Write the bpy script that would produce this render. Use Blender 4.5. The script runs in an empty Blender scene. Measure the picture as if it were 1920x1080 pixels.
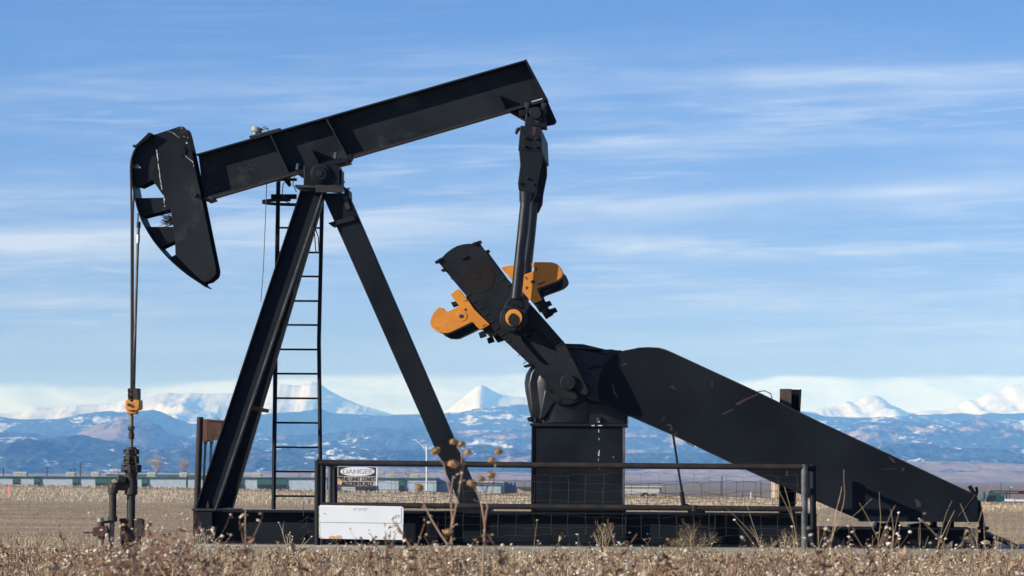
import bpy, bmesh, math, random
import numpy as np
from mathutils import Vector, Matrix
from mathutils.geometry import tessellate_polygon

R = math.radians
random.seed(7)
rng = np.random.default_rng(11)
S = bpy.context.scene
COL = S.collection

# ------------------------------------------------------------------ camera
F_PX, CAM_H, ROLL, HZ = 6750.0, 0.84, R(0.35), 895.0
cam_d = bpy.data.cameras.new("camera")
cam = bpy.data.objects.new("camera", cam_d)
COL.objects.link(cam)
cam_d.sensor_width = 36.0
cam_d.lens = F_PX / 1920.0 * 36.0
cam_d.shift_y = (HZ - 540.0) / 1920.0
cam_d.clip_start, cam_d.clip_end = 0.5, 120000.0
cam.matrix_world = Matrix.Translation((0, 0, CAM_H)) @ Matrix.Rotation(R(90), 4, 'X') @ Matrix.Rotation(ROLL, 4, 'Z')
cam_d.dof.use_dof = True
cam_d.dof.focus_distance = 44.0
cam_d.dof.aperture_fstop = 11.0
S.camera = cam

# ------------------------------------------------------------------ exposure / engine
S.render.engine = 'CYCLES'
S.view_settings.view_transform = 'Standard'
S.view_settings.look = 'None'
S.view_settings.exposure = 0.35
S.view_settings.gamma = 1.0
S.cycles.use_denoising = True
S.cycles.max_bounces = 6
S.cycles.volume_bounces = 1

# ------------------------------------------------------------------ small node helpers
class NT:
    def __init__(s, tree):
        s.t = tree
        tree.nodes.clear()
    def n(s, typ, **kw):
        nd = s.t.nodes.new(typ)
        for k, v in kw.items():
            setattr(nd, k, v)
        return nd
    def put(s, sock, v):
        if v is None:
            return
        if hasattr(v, 'is_output'):
            s.t.links.new(v, sock)
        elif isinstance(v, (tuple, list)) and len(v) == 3 and sock.type == 'RGBA':
            sock.default_value = (*v, 1)
        else:
            sock.default_value = v
    def m(s, op, a, b=None, c=None, clamp=False):
        nd = s.n('ShaderNodeMath', operation=op, use_clamp=clamp)
        for i, v in enumerate((a, b, c)):
            s.put(nd.inputs[i], v)
        return nd.outputs[0]
    def noise(s, vec, scale=1.0, detail=4.0, rough=0.55, dist=0.0):
        nd = s.n('ShaderNodeTexNoise')
        s.put(nd.inputs['Vector'], vec)
        nd.inputs['Scale'].default_value = scale
        nd.inputs['Detail'].default_value = detail
        nd.inputs['Roughness'].default_value = rough
        nd.inputs['Distortion'].default_value = dist
        return nd.outputs['Fac']
    def step(s, x, lo, hi):
        nd = s.n('ShaderNodeMapRange', interpolation_type='SMOOTHSTEP')
        s.put(nd.inputs[0], x)
        s.put(nd.inputs[1], lo)
        s.put(nd.inputs[2], hi)
        return nd.outputs[0]
    def mix(s, f, a, b):
        nd = s.n('ShaderNodeMix', data_type='RGBA')
        s.put(nd.inputs[0], f)
        s.put(nd.inputs[6], a)
        s.put(nd.inputs[7], b)
        return nd.outputs[2]
    def scl(s, vec, sc):
        nd = s.n('ShaderNodeMapping')
        s.put(nd.inputs[0], vec)
        nd.inputs['Scale'].default_value = sc
        return nd.outputs[0]
    def comb(s, x, y, z):
        nd = s.n('ShaderNodeCombineXYZ')
        for i, v in enumerate((x, y, z)):
            s.put(nd.inputs[i], v)
        return nd.outputs[0]

# ------------------------------------------------------------------ sun + sky
SUN_DIR = Vector((0.311, 0.143, -0.122)).normalized()
sun_d = bpy.data.lights.new("sun", 'SUN')
sun_d.energy = 5.0
sun_d.angle = R(0.53)
sun_d.color = (1.0, 0.95, 0.88)
sun = bpy.data.objects.new("sun", sun_d)
COL.objects.link(sun)
sun.rotation_euler = SUN_DIR.to_track_quat('-Z', 'Y').to_euler()
sun.location = (-30, -15, 30)

W = bpy.data.worlds.new("World")
S.world = W
W.use_nodes = True
nt = NT(W.node_tree)
tc = nt.n('ShaderNodeTexCoord').outputs['Generated']
sep = nt.n('ShaderNodeSeparateXYZ')
nt.put(sep.inputs[0], tc)
dx_, dy_, dz_ = sep.outputs
sky = nt.n('ShaderNodeTexSky', sky_type='NISHITA')
sky.sun_disc = False
sky.sun_elevation = math.asin(-SUN_DIR.z)
sky.sun_rotation = math.atan2(-SUN_DIR.x, -SUN_DIR.y) % (2 * math.pi)
sky.altitude = 1500
sky.air_density, sky.dust_density, sky.ozone_density = 1.0, 0.35, 2.0
up = nt.m('ADD', nt.m('MULTIPLY', nt.m('MAXIMUM', dz_, 0.0), 3.2), 0.10)
nt.put(sky.inputs['Vector'], nt.comb(dx_, dy_, up))
az = nt.m('ARCTAN2', dx_, dy_)
el = nt.m('ARCSINE', dz_)
K = 1.0 / F_PX
def band(py0, slope, width, amp, seed, wob=10.0, azf=6.0, rag=0.5):
    """streak of cirrus: gaussian in elevation round a sloping, wandering line; rag = how broken"""
    v = nt.comb(nt.m('MULTIPLY', az, azf), nt.m('MULTIPLY', el, 8.0), seed)
    wn = nt.m('MULTIPLY', nt.m('SUBTRACT', nt.noise(v, 1.0, 2.0), 0.5), wob * K * 2)
    c = nt.m('ADD', nt.m('MULTIPLY', az, slope), wn)
    e = nt.m('SUBTRACT', nt.m('SUBTRACT', el, (HZ - py0) * K), c)
    g = nt.m('EXPONENT', nt.m('MULTIPLY', nt.m('POWER', nt.m('DIVIDE', nt.m('ABSOLUTE', e), width * K), 2.0), -1.0))
    v2 = nt.comb(nt.m('MULTIPLY', az, 22.0), nt.m('MULTIPLY', nt.m('SUBTRACT', el, c), 190.0), seed + 3.3)
    r_ = nt.step(nt.noise(v2, 1.0, 6.0, 0.6, 0.6), 0.30, 0.72)
    r_ = nt.m('ADD', nt.m('MULTIPLY', r_, rag), 1.0 - rag)
    lv = nt.noise(nt.comb(nt.m('MULTIPLY', az, 16.0), seed, nt.m('MULTIPLY', el, 20.0)), 1.0, 3.0)
    return nt.m('MULTIPLY', nt.m('MULTIPLY', g, r_), nt.m('MULTIPLY', nt.m('ADD', nt.m('MULTIPLY', nt.step(lv, .3, .65), .6), .4), amp))
def right(px, w):
    return nt.step(az, (px - 960) * K, (px + w - 960) * K)
def sub1(x):
    return nt.m('SUBTRACT', 1.0, x)
b1 = nt.m('ADD', band(398, 0.060, 15, 0.60, 1.0, 14), band(418, 0.05, 34, 0.42, 2.2, 16, 6.0, .6))
b2 = nt.m('MULTIPLY', band(152, 0.01, 20, 0.55, 5.0, 10, 6.0, .6), right(1050, 350))
b3 = nt.m('MULTIPLY', band(468, 0.012, 22, 0.85, 9.0, 16, 14.0, 0.95), right(930, 250))
b4 = nt.m('MULTIPLY', band(268, 0.005, 12, 0.40, 13.0), right(950, 300))
b5 = nt.m('MULTIPLY', band(448, 0.03, 30, 0.62, 17.0, 8), sub1(right(300, 600)))
b6 = band(560, 0.0, 60, 0.26, 21.0, 12, 6.0, 0.9)
b7 = band(340, 0.02, 45, 0.26, 25.0, 20, 6.0, 0.8)
b8 = nt.m('MULTIPLY', band(185, 0.01, 70, 0.28, 33.0, 20, 6.0, 0.7), right(-200, 1200))
b9 = band(650, 0.0, 22, 0.28, 41.0, 10, 6.0, 0.7)
def fibre(ka, ke, tilt, seed, lo, hi, amp, dist=.8, det=8.0):
    e_ = nt.m('ADD', el, nt.m('MULTIPLY', az, tilt))
    v = nt.comb(nt.m('MULTIPLY', az, ka), nt.m('MULTIPLY', e_, ke), seed)
    return nt.m('MULTIPLY', nt.step(nt.noise(v, 1.0, det, 0.62, dist), lo, hi), amp)
veil = nt.step(nt.noise(nt.comb(nt.m('MULTIPLY', az, 9.0), nt.m('MULTIPLY', el, 42.0), 6.0), 1.0, 3.0), .30, .62)
belt = nt.m('MULTIPLY', nt.step(el, 130 * K, 260 * K), sub1(nt.m('MULTIPLY', nt.step(el, 620 * K, 860 * K), .8)))
b10 = nt.m('ADD', fibre(7.0, 105.0, -.045, 2.0, .44, .72, .40), fibre(30.0, 420.0, -.03, 7.0, .44, .72, .34))
b10 = nt.m('MULTIPLY', nt.m('MULTIPLY', b10, veil), belt)
tot = b10
for b in (b1, b2, b3, b4, b5, b6, b7, b8, b9):
    tot = nt.m('ADD', tot, b)
# bank of cloud lying on the mountain crest
bv = nt.comb(nt.m('MULTIPLY', az, 14.0), nt.m('MULTIPLY', el, 70.0), 8.0)
edge = nt.m('MULTIPLY', nt.m('SUBTRACT', nt.noise(bv, 1.0, 6.0, 0.58), 0.5), 62 * K)
lift = nt.m('SUBTRACT', nt.m('MULTIPLY', right(250, 420), 30 * K), nt.m('MULTIPLY', nt.m('MULTIPLY', right(1020, 160), sub1(right(1330, 160))), 20 * K))
btop = nt.m('ADD', nt.m('ADD', lift, edge), (HZ - 728) * K)
bank = nt.step(nt.m('SUBTRACT', btop, el), -3 * K, 13 * K)
bn = nt.comb(nt.m('MULTIPLY', az, 30.0), nt.m('MULTIPLY', el, 95.0), 4.0)
btx = nt.noise(bn, 1.0, 7.0, 0.62, 0.7)
bank = nt.m('MULTIPLY', bank, nt.m('ADD', nt.m('MULTIPLY', nt.step(btx, .28, .56), .34), .66))
bankc = nt.mix(nt.step(btx, 0.25, 0.75), (6.2, 8.6, 12.2), (8.3, 10.6, 14.0))
grad = nt.mix(nt.step(el, 60 * K, 900 * K), (1.80, 1.56, 1.58), (1.55, 1.92, 2.40))
skyc = nt.n('ShaderNodeMix', data_type='RGBA', blend_type='MULTIPLY')
skyc.inputs[0].default_value = 1.0
nt.put(skyc.inputs[6], sky.outputs[0])
nt.put(skyc.inputs[7], grad)
c1 = nt.mix(nt.m('MINIMUM', nt.m('MULTIPLY', tot, 0.80), 0.75), skyc.outputs[2], (6.9, 8.0, 9.6))
c2 = nt.mix(bank, c1, bankc)
bg = nt.n('ShaderNodeBackground')
bg.inputs['Strength'].default_value = 0.085
nt.put(bg.inputs['Color'], c2)
wo = nt.n('ShaderNodeOutputWorld')
nt.put(wo.inputs['Surface'], bg.outputs[0])

# ------------------------------------------------------------------ materials
MATS = {}
def mat(name, c1, c2=None, scale=6.0, rough=0.6, rough2=None, c3=None, t3=(0.62, 0.70), s3=14.0, bump=0.0, bscale=40.0, spec=0.5, metal=0.0, stretch=None, thr=(0.3, 0.7)):
    m = bpy.data.materials.new(name)
    m.use_nodes = True
    t = NT(m.node_tree)
    co = t.n('ShaderNodeTexCoord').outputs['Object']
    if stretch:
        co = t.scl(co, stretch)
    p = t.n('ShaderNodeBsdfPrincipled')
    o = t.n('ShaderNodeOutputMaterial')
    t.put(o.inputs[0], p.outputs[0])
    col = c1
    if c2:
        nf = t.noise(co, scale, 5.0, 0.6)
        f = t.step(nf, thr[0], thr[1])
        col = t.mix(f, c1, c2)
        if rough2 is not None:
            mr = t.n('ShaderNodeMapRange')
            t.put(mr.inputs[0], nf)
            mr.inputs[1].default_value, mr.inputs[2].default_value = 0.3, 0.7
            mr.inputs[3].default_value, mr.inputs[4].default_value = rough, rough2
            t.put(p.inputs['Roughness'], mr.outputs[0])
    if rough2 is None or not c2:
        p.inputs['Roughness'].default_value = rough
    if c3:
        f3 = t.step(t.noise(co, s3, 6.0, 0.65, 0.4), t3[0], t3[1])
        col = t.mix(f3, col, c3)
    t.put(p.inputs['Base Color'], col)
    p.inputs['Specular IOR Level'].default_value = spec
    p.inputs['Metallic'].default_value = metal
    if bump:
        b = t.n('ShaderNodeBump')
        b.inputs['Strength'].default_value = bump
        b.inputs['Distance'].default_value = 0.01
        t.put(b.inputs['Height'], t.noise(co, bscale, 4.0))
        t.put(p.inputs['Normal'], b.outputs[0])
    MATS[name] = m
    return m

mat('black_paint', (.0036, .0056, .0084), (.0086, .0120, .0160), 1.6, .45, .65, (.030, .017, .012), (.70, .80), 3.5, .10, 30, .17)
mat('head_paint', (.0050, .0074, .0100), (.0135, .0180, .0215), 1.1, .5, .68, (.030, .036, .038), (.55, .72), 1.7, .08, 30, .17)
mat('black_glossy', (.004, .0052, .007), (.009, .011, .014), 3, .30, .55, (.025, .017, .013), (.66, .78), 4.0, .12, 20, .36)
mat('black_worn', (.0038, .0054, .0074), (.0092, .0114, .0142), 4, .5, .75, (.034, .018, .013), (.64, .76), 3.0, .25, 35, .25)
mat('guard_paint', (.0038, .0056, .0082), (.0098, .0134, .0176), .8, .5, .68, (.040, .020, .014), (.70, .77), 2.6, .08, 24, .15)
mat('steel_dark', (.012, .013, .015), (.030, .029, .029), 12, .5, .7, (.045, .025, .018), (.6, .75), 9, .1, 60, .35)
mat('pipe_rust', (.014, .0115, .011), (.032, .0235, .020), 7, .55, .8, (.055, .032, .023), (.62, .75), 5, .15, 60, .3)
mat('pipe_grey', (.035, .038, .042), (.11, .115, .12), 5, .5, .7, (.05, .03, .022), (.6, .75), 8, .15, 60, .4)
mat('flange_rust', (.05, .032, .022), (.12, .075, .05), 8, .7, .85, None, bump=.1)
mat('yellow_paint', (.54, .185, .016), (.66, .245, .026), 3, .55, .7, (.085, .040, .016), (.61, .69), 5.5, .06, 30, .4)
mat('orange_clamp', (.52, .19, .03), (.66, .30, .06), 10, .5, .65, (.16, .05, .02), (.58, .7), 12, .1)
mat('wellhead_dirt', (.022, .019, .016), (.055, .047, .040), 9, .6, .85, (.10, .085, .065), (.68, .8), 12, .3, 50, .35)
mat('red_valve', (.085, .020, .018), (.04, .02, .02), 14, .5, .7, None, bump=.1)
mat('pale_pipe', (.20, .19, .165), (.34, .32, .28), 7, .6, .8)
mat('conduit', (.19, .21, .19), (.32, .34, .31), 10, .5, .6)
mat('rust_box', (.105, .040, .022), (.045, .020, .014), 5, .7, .85, (.26, .25, .22), (.62, .70), 6, .1)
mat('rust_side', (.13, .058, .042), (.095, .042, .030), 6, .7, .85)
mat('white_sign', (.77, .80, .80), (.73, .76, .765), 3, .45, .55, None)
mat('sign_edge', (.80, .78, .72), (.55, .45, .32), 18, .6)
mat('rust_stain', (.50, .27, .11), (.66, .47, .28), 14, .7)
mat('danger_black', (.020, .020, .024), (.05, .032, .03), 8, .6)
mat('danger_oval', (.76, .76, .78), (.70, .70, .72), 6, .5)
mat('danger_lower', (.46, .44, .40), (.34, .27, .19), 2.6, .6, None, (.28, .12, .06), (.64, .74), 4)
mat('letter_black', (.02, .02, .022), (.06, .045, .04), 20, .6)
mat('letter_faded', (.38, .35, .29), (.50, .48, .44), 8, .6)
mat('letter_ghost', (.66, .69, .70), None, 8, .5)
mat('white_drip', (.55, .56, .56), (.35, .36, .36), 14, .8)
mat('faded_paint', (.020, .026, .030), (.014, .019, .023), 12, .8)
mat('boss_rust', (.017, .011, .010), (.0085, .0085, .0090), 5, .8, None, (.05, .022, .016), (.60, .72), 5, .25, 40, .2)
mat('edge_rust', (.040, .025, .019), (.020, .016, .014), 3, .8)  # rust brown; on the beam flange it also carries painted ground bounce
mat('red_primer', (.044, .021, .017), (.026, .016, .014), 20, .8)
mat('rope', (.030, .018, .017), (.065, .038, .034), 60, .7, None, bump=.6, bscale=160, stretch=(1, 1, .5))
mat('rod_steel', (.06, .058, .052), (.13, .12, .10), 8, .4, .6)
mat('bright_steel', (.42, .43, .43), (.55, .55, .54), 8, .35, .5, metal=.4)
mat('wire', (.045, .038, .034), (.095, .085, .078), 9, .5, .7, metal=.3)
mat('cable', (.02, .02, .022), None, 5, .5)
mat('concrete', (.24, .22, .175), (.32, .295, .24), 1.7, .9, None, (.12, .11, .09), (.64, .75), 5, .3, 25, .08)
mat('nest', (.30, .22, .13), (.16, .11, .06), 20, .9)
# far buildings, yard
mat('stucco_blue', (.36, .44, .49), (.44, .52, .57), .9, .9, None, bump=.5, bscale=3)
mat('trim_green', (.030, .105, .072), (.04, .125, .088), .4, .6)
mat('window_dark', (.020, .028, .03), (.04, .05, .05), .4, .25)
mat('unit_cream', (.58, .57, .47), (.52, .51, .42), .8, .7)
mat('unit_grille', (.36, .35, .28), (.45, .44, .36), 3, .8)
mat('stripe_white', (.66, .66, .60), (.60, .60, .54), .4, .7)
mat('stucco_shade', (.24, .27, .30), (.29, .32, .35), .4, .8)  # darker wall tone: shade on the building ends put into the colour
mat('tan_wall', (.44, .33, .22), (.50, .39, .27), .5, .9)
mat('cream_wall', (.52, .49, .42), (.58, .55, .48), .2, .9)
mat('pole_white', (.72, .72, .70), None, 2, .5)
mat('pole_dark', (.03, .034, .04), None, 2, .6)
mat('stake_pink', (.85, .30, .22), (.75, .24, .18), 4, .7)
mat('bark_grey', (.22, .175, .14), (.33, .27, .22), 1.5, .9)
mat('twig_pale', (.30, .235, .19), (.44, .36, .29), .4, .9)
mat('shrub_green', (.055, .085, .03), (.09, .12, .05), .8, .9)
mat('spruce', (.03, .045, .035), (.05, .065, .05), .8, .9)
mat('roof_dark', (.05, .045, .05), None, 1, .8)
mat('truck_teal', (.012, .065, .066), (.018, .085, .082), 2, .3, .4, spec=.6)
mat('glass', (.012, .018, .02), None, 1, .12, spec=.5)
mat('truck_white', (.78, .78, .76), None, 1, .4)
mat('tyre', (.02, .02, .02), None, 1, .8)
mat('lamp_red', (.55, .03, .03), None, 1, .3)
# dry plants
STRAW = [
    mat('straw_pale', (.64, .50, .31), (.53, .40, .24), 3, .9),
    mat('straw_tan', (.45, .335, .195), (.34, .25, .14), 3, .9),
    mat('straw_brown', (.235, .165, .10), (.165, .112, .07), 3, .9),
    mat('straw_grey', (.50, .415, .29), (.39, .32, .215), 3, .9),
    mat('straw_red', (.235, .125, .078), (.18, .095, .062), 3, .9),
    mat('bud_white', (.80, .72, .59), (.62, .51, .38), 30, .9),
]
mat('flower_head', (.52, .325, .14), (.36, .205, .08), 60, .95, bump=.6, bscale=300)
mat('flower_stem', (.27, .15, .095), (.36, .25, .17), 8, .85)
mat('flower_leaf', (.46, .42, .34), (.34, .30, .23), 20, .9)
mat('stem_tan', (.36, .27, .16), (.28, .20, .11), 6, .9)

# ------------------------------------------------------------------ geometry helpers
TH = R(2.9)                                  # the machine is turned a little to the camera
JO = Vector((0.0, 45.0, 0.0))
CT, ST = math.cos(TH), math.sin(TH)
def unroll(px, py):
    dx, dy = px - 960.0, py - HZ
    c, s = math.cos(ROLL), math.sin(ROLL)
    return dx * c + dy * s, -dx * s + dy * c
def P(px, py, v):
    """point of the machine's own frame (along, depth, up) on its vertical plane at depth v"""
    dx, dy = unroll(px, py)
    a = dx / F_PX
    t = (v + JO.y * CT) / (a * ST + CT)
    return Vector((a * t * CT - (t - JO.y) * ST, v, CAM_H - dy / F_PX * t))
def WP(px, py, d):
    dx, dy = unroll(px, py)
    return Vector((dx / F_PX * d, d, CAM_H - dy / F_PX * d))
PXM = 1 / 150.0                               # metres per photo pixel at the machine

class B:
    def __init__(s):
        s.v, s.f = [], []
    def add(s, vs, fs):
        o = len(s.v)
        s.v += [tuple(p) for p in vs]
        s.f += [tuple(i + o for i in f) for f in fs]
        return s
    def ext(s, pts, d, holes=()):
        d = Vector(d)
        loops = [list(pts)] + [list(h) for h in holes]
        flat = [Vector(p) for l in loops for p in l]
        n = len(flat)
        vs = flat + [p + d for p in flat]
        fs = []
        if holes or len(pts) > 4:
            tri = tessellate_polygon([[Vector(p) for p in l] for l in loops])
            fs += [tuple(t) for t in tri] + [tuple(i + n for i in reversed(t)) for t in tri]
        else:
            fs += [tuple(range(n)), tuple(range(2 * n - 1, n - 1, -1))]
        o = 0
        for l in loops:
            k = len(l)
            for i in range(k):
                a, b = o + i, o + (i + 1) % k
                fs.append((a, b, b + n, a + n))
            o += k
        return s.add(vs, fs)
    def pr(s, px, v0, v1, holes=()):
        """prism: outline in photo pixels on the plane v0, running back to v1"""
        return s.ext([P(x, y, v0) for x, y in px], (0, v1 - v0, 0), [[P(x, y, v0) for x, y in h] for h in holes])
    def box(s, c, sz, rot=None):
        c = Vector(c)
        vs = []
        for i in (-1, 1):
            for j in (-1, 1):
                for k in (-1, 1):
                    p = Vector((i * sz[0] / 2, j * sz[1] / 2, k * sz[2] / 2))
                    if rot is not None:
                        p = rot @ p
                    vs.append(c + p)
        return s.add(vs, [(0, 1, 3, 2), (4, 6, 7, 5), (0, 4, 5, 1), (2, 3, 7, 6), (0, 2, 6, 4), (1, 5, 7, 3)])
    def tube(s, pts, r, n=12, caps=True):
        pts = [Vector(p) for p in pts]
        rs = r if isinstance(r, (list, tuple)) else [r] * len(pts)
        vs, fs = [], []
        ref = None
        for i, p in enumerate(pts):
            a = pts[max(i - 1, 0)]
            b = pts[min(i + 1, len(pts) - 1)]
            t = (b - a)
            t = t.normalized() if t.length > 1e-9 else Vector((0, 0, 1))
            if ref is None:
                ref = Vector((0, 0, 1)) if abs(t.z) < .9 else Vector((1, 0, 0))
            e1 = (ref - t * ref.dot(t)).normalized()
            ref = e1
            e2 = t.cross(e1)
            for k in range(n):
                q = 2 * math.pi * k / n
                vs.append(p + (e1 * math.cos(q) + e2 * math.sin(q)) * rs[i])
        for i in range(len(pts) - 1):
            for k in range(n):
                fs.append((i * n + k, i * n + (k + 1) % n, (i + 1) * n + (k + 1) % n, (i + 1) * n + k))
        if caps:
            fs.append(tuple(range(n - 1, -1, -1)))
            fs.append(tuple((len(pts) - 1) * n + k for k in range(n)))
        return s.add(vs, fs)
    def disc(s, px, py, v0, v1, r, n=28, rim=None):
        """cylinder lying along the depth axis"""
        p = P(px, py, v0)
        q = Vector((p.x, v1, p.z))
        if rim:
            d = Vector((0, rim if v1 > v0 else -rim, 0))
            return s.tube([p, p + d, q], [r - rim, r, r], n)
        return s.tube([p, q], r, n)
    def lathe(s, c, prof, n=20):
        return s.tube([Vector((c[0], c[1], z)) for z, r in prof], [r for z, r in prof], n)
    def ibeam(s, A0, A1, B0, B1, w, tf=.028, tw=.025):
        """A and B: the two flange edges (near side); web in the machine's plane"""
        for (p0, p1, q0) in ((A0, A1, B0), (B0, B1, A0)):
            d = (p1 - p0).normalized()
            n = q0 - p0
            n = (n - d * n.dot(d)).normalized() * tf
            n.y = 0
            s.ext([p0, p1, p1 + n, p0 + n], (0, w, 0))
        dA = (A1 - A0).normalized()
        n = B0 - A0
        n = (n - dA * n.dot(dA)).normalized() * tf
        n.y = 0
        o = Vector((0, w / 2 - tw / 2, 0))
        return s.ext([A0 + n + o, A1 + n + o, B1 - n + o, B0 - n + o], (0, tw, 0))
    def ob(s, name, m, parent=None, bevel=0.0, smooth=True, at=None):
        me = bpy.data.meshes.new(name)
        off = Vector(at) if at is not None else Vector((0, 0, 0))
        me.from_pydata([tuple(Vector(p) - off) for p in s.v], [], s.f)
        bm = bmesh.new()
        bm.from_mesh(me)
        bmesh.ops.recalc_face_normals(bm, faces=bm.faces)
        bm.to_mesh(me)
        bm.free()
        for mm in (m if isinstance(m, (list, tuple)) else [m]):
            me.materials.append(MATS[mm] if isinstance(mm, str) else mm)
        if smooth:
            me.polygons.foreach_set('use_smooth', [True] * len(me.polygons))
            me.set_sharp_from_angle(angle=R(38))
        o = bpy.data.objects.new(name, me)
        COL.objects.link(o)
        if parent is not None:
            o.parent = parent
        o.location = off
        if bevel:
            b = o.modifiers.new('bevel', 'BEVEL')
            b.width = bevel
            b.segments = 2
            b.limit_method = 'ANGLE'
            b.angle_limit = R(40)
        return o

def tag(o, label=None, cat=None, group=None, kind=None):
    if label:
        o['label'] = label
    if cat:
        o['category'] = cat
    if group:
        o['group'] = group
    if kind:
        o['kind'] = kind
    return o
def empty(name, loc, label, cat, group=None, rz=0.0, parent=None):
    o = bpy.data.objects.new(name, None)
    COL.objects.link(o)
    o.location = loc
    o.rotation_euler.z = rz
    o.empty_display_size = .3
    return tag(o, label, cat, group)
def jack_thing(name, label, cat, group=None):
    """a thing laid out in the machine's frame: its Empty carries that frame"""
    return empty(name, JO, label, cat, group, -TH)
def text(name, body, size, m, parent, at, width=None, thick=.002):
    cu = bpy.data.curves.new(name, 'FONT')
    cu.body = body
    cu.size = size
    cu.align_x, cu.align_y = 'CENTER', 'CENTER'
    cu.extrude = thick
    o = bpy.data.objects.new(name, cu)
    COL.objects.link(o)
    dg = bpy.context.evaluated_depsgraph_get()
    me = bpy.data.meshes.new_from_object(o.evaluated_get(dg))
    bpy.data.objects.remove(o)
    me.name = name
    me.materials.clear()
    me.materials.append(MATS[m])
    o = bpy.data.objects.new(name, me)
    COL.objects.link(o)
    o.parent = parent
    o.location = at
    o.rotation_euler = (R(90), 0, 0)
    if width:
        xs = [v.co.x for v in me.vertices]
        o.scale.x = width / (max(xs) - min(xs))
    return o

# numpy value noise
def vnoise(x, y, seed=0):
    xi, yi = np.floor(x).astype(np.int64), np.floor(y).astype(np.int64)
    xf, yf = x - xi, y - yi
    def h(a, b):
        n = (a * 374761393 + b * 668265263 + seed * 974634777) & 0xFFFFFFFF
        n = ((n ^ (n >> 13)) * 1274126177) & 0xFFFFFFFF
        n = n ^ (n >> 16)
        return (n & 0xFFFF) / 65535.0
    u, v = xf * xf * (3 - 2 * xf), yf * yf * (3 - 2 * yf)
    return (h(xi, yi) * (1 - u) + h(xi + 1, yi) * u) * (1 - v) + (h(xi, yi + 1) * (1 - u) + h(xi + 1, yi + 1) * u) * v
def fbm(x, y, oct=5, seed=0, ridged=False):
    t, a, s = 0.0, 0.5, 0.0
    for o in range(oct):
        n = vnoise(x * 2 ** o, y * 2 ** o, seed + o * 17)
        if ridged:
            n = 1 - np.abs(2 * n - 1)
        t = t + n * a
        s += a
        a *= 0.5
    return t / s

# ------------------------------------------------------------------ ground
def ss(a, b, x):
    t = np.clip((x - a) / (b - a), 0, 1)
    return t * t * (3 - 2 * t)
def zg(x, y):
    x, y = np.asarray(x, float), np.asarray(y, float)
    z = -0.12 + 0.06 * ss(45, 48, y)
    f = ss(60, 185, y) - ss(185, 420, y) * 1.0
    z = z - (0.0122 * x + .05) * f
    z = z + 0.03 * np.exp(-((y - 188) / 14.0) ** 2) * (0.7 + 0.6 * fbm(x / 5.0, y / 9.0, 4, 3))
    z = z + 0.02 * ss(100, 120, y) * (1 - ss(150, 190, y))
    z = z - 1.9 * ss(196, 290, y) - 1.1 * ss(290, 600, y)
    z = z + (fbm(x / 1.7, y / 3.1, 4, 5) - .5) * .05 * ss(46, 60, y) * (1 - ss(230, 300, y))
    return z
def grid_mesh(name, X, Y, Z, m):
    r, c = X.shape
    v = np.stack([X, Y, Z], -1).reshape(-1, 3)
    i = np.arange(r * c).reshape(r, c)
    q = np.stack([i[:-1, :-1], i[:-1, 1:], i[1:, 1:], i[1:, :-1]], -1).reshape(-1, 4)
    return np_mesh(name, v, q, [m])
def np_mesh(name, v, q, mats, mi=None, smooth=False):
    """q: (n,k) faces, all of one size"""
    me = bpy.data.meshes.new(name)
    n, k = q.shape
    me.vertices.add(len(v))
    me.vertices.foreach_set('co', np.ascontiguousarray(v, np.float32).ravel())
    me.loops.add(n * k)
    me.loops.foreach_set('vertex_index', np.ascontiguousarray(q, np.int32).ravel())
    me.polygons.add(n)
    me.polygons.foreach_set('loop_start', np.arange(0, n * k, k, dtype=np.int32))
    for m in mats:
        me.materials.append(m)
    if mi is not None:
        me.polygons.foreach_set('material_index', np.ascontiguousarray(mi, np.int32))
    if smooth:
        me.polygons.foreach_set('use_smooth', np.ones(n, bool))
    me.update(calc_edges=True)
    o = bpy.data.objects.new(name, me)
    COL.objects.link(o)
    return o

def ground_material():
    m = bpy.data.materials.new('field_soil')
    m.use_nodes = True
    t = NT(m.node_tree)
    co = t.n('ShaderNodeTexCoord').outputs['Object']
    sp = t.n('ShaderNodeSeparateXYZ')
    t.put(sp.inputs[0], co)
    y = sp.outputs[1]
    fine = t.noise(t.scl(co, (9, 4.5, 1)), 1.0, 6, .7)
    big = t.noise(t.scl(co, (.25, .16, 1)), 1.0, 5, .6)
    rows = t.noise(t.scl(co, (.16, .50, 1)), 1.0, 6, .68)
    soil = t.mix(t.step(fine, .36, .62), (.30, .205, .115), (.54, .395, .235))
    soil = t.mix(t.m('MULTIPLY', t.step(big, .4, .66), .5), soil, (.50, .38, .23))
    soil = t.mix(t.m('MULTIPLY', t.step(rows, .42, .62), .6), soil, (.235, .162, .092))
    grass = t.mix(t.step(fine, .3, .7), (.40, .32, .22), (.50, .41, .30))
    c = t.mix(t.step(y, 104.0, 118.0), soil, grass)
    berm = t.mix(t.step(t.noise(t.scl(co, (.9, .5, 1)), 1.0, 5, .7), .35, .6), (.21, .15, .10), (.40, .31, .21))
    c = t.mix(t.step(y, 172.0, 184.0), c, berm)
    c = t.mix(t.step(y, 300.0, 900.0), c, (.27, .22, .16))
    p = t.n('ShaderNodeBsdfPrincipled')
    p.inputs['Roughness'].default_value = .95
    p.inputs['Specular IOR Level'].default_value = .1
    t.put(p.inputs['Base Color'], c)
    b = t.n('ShaderNodeBump')
    b.inputs['Strength'].default_value = .7
    b.inputs['Distance'].default_value = .06
    t.put(b.inputs['Height'], fine)
    t.put(p.inputs['Normal'], b.outputs[0])
    o = t.n('ShaderNodeOutputMaterial')
    t.put(o.inputs[0], p.outputs[0])
    return m
rows_y = np.concatenate([np.linspace(-30, 40, 30), np.linspace(40.5, 60, 50), np.linspace(60.8, 240, 220), np.linspace(243, 600, 70), np.geomspace(620, 14000, 40)])
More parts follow.
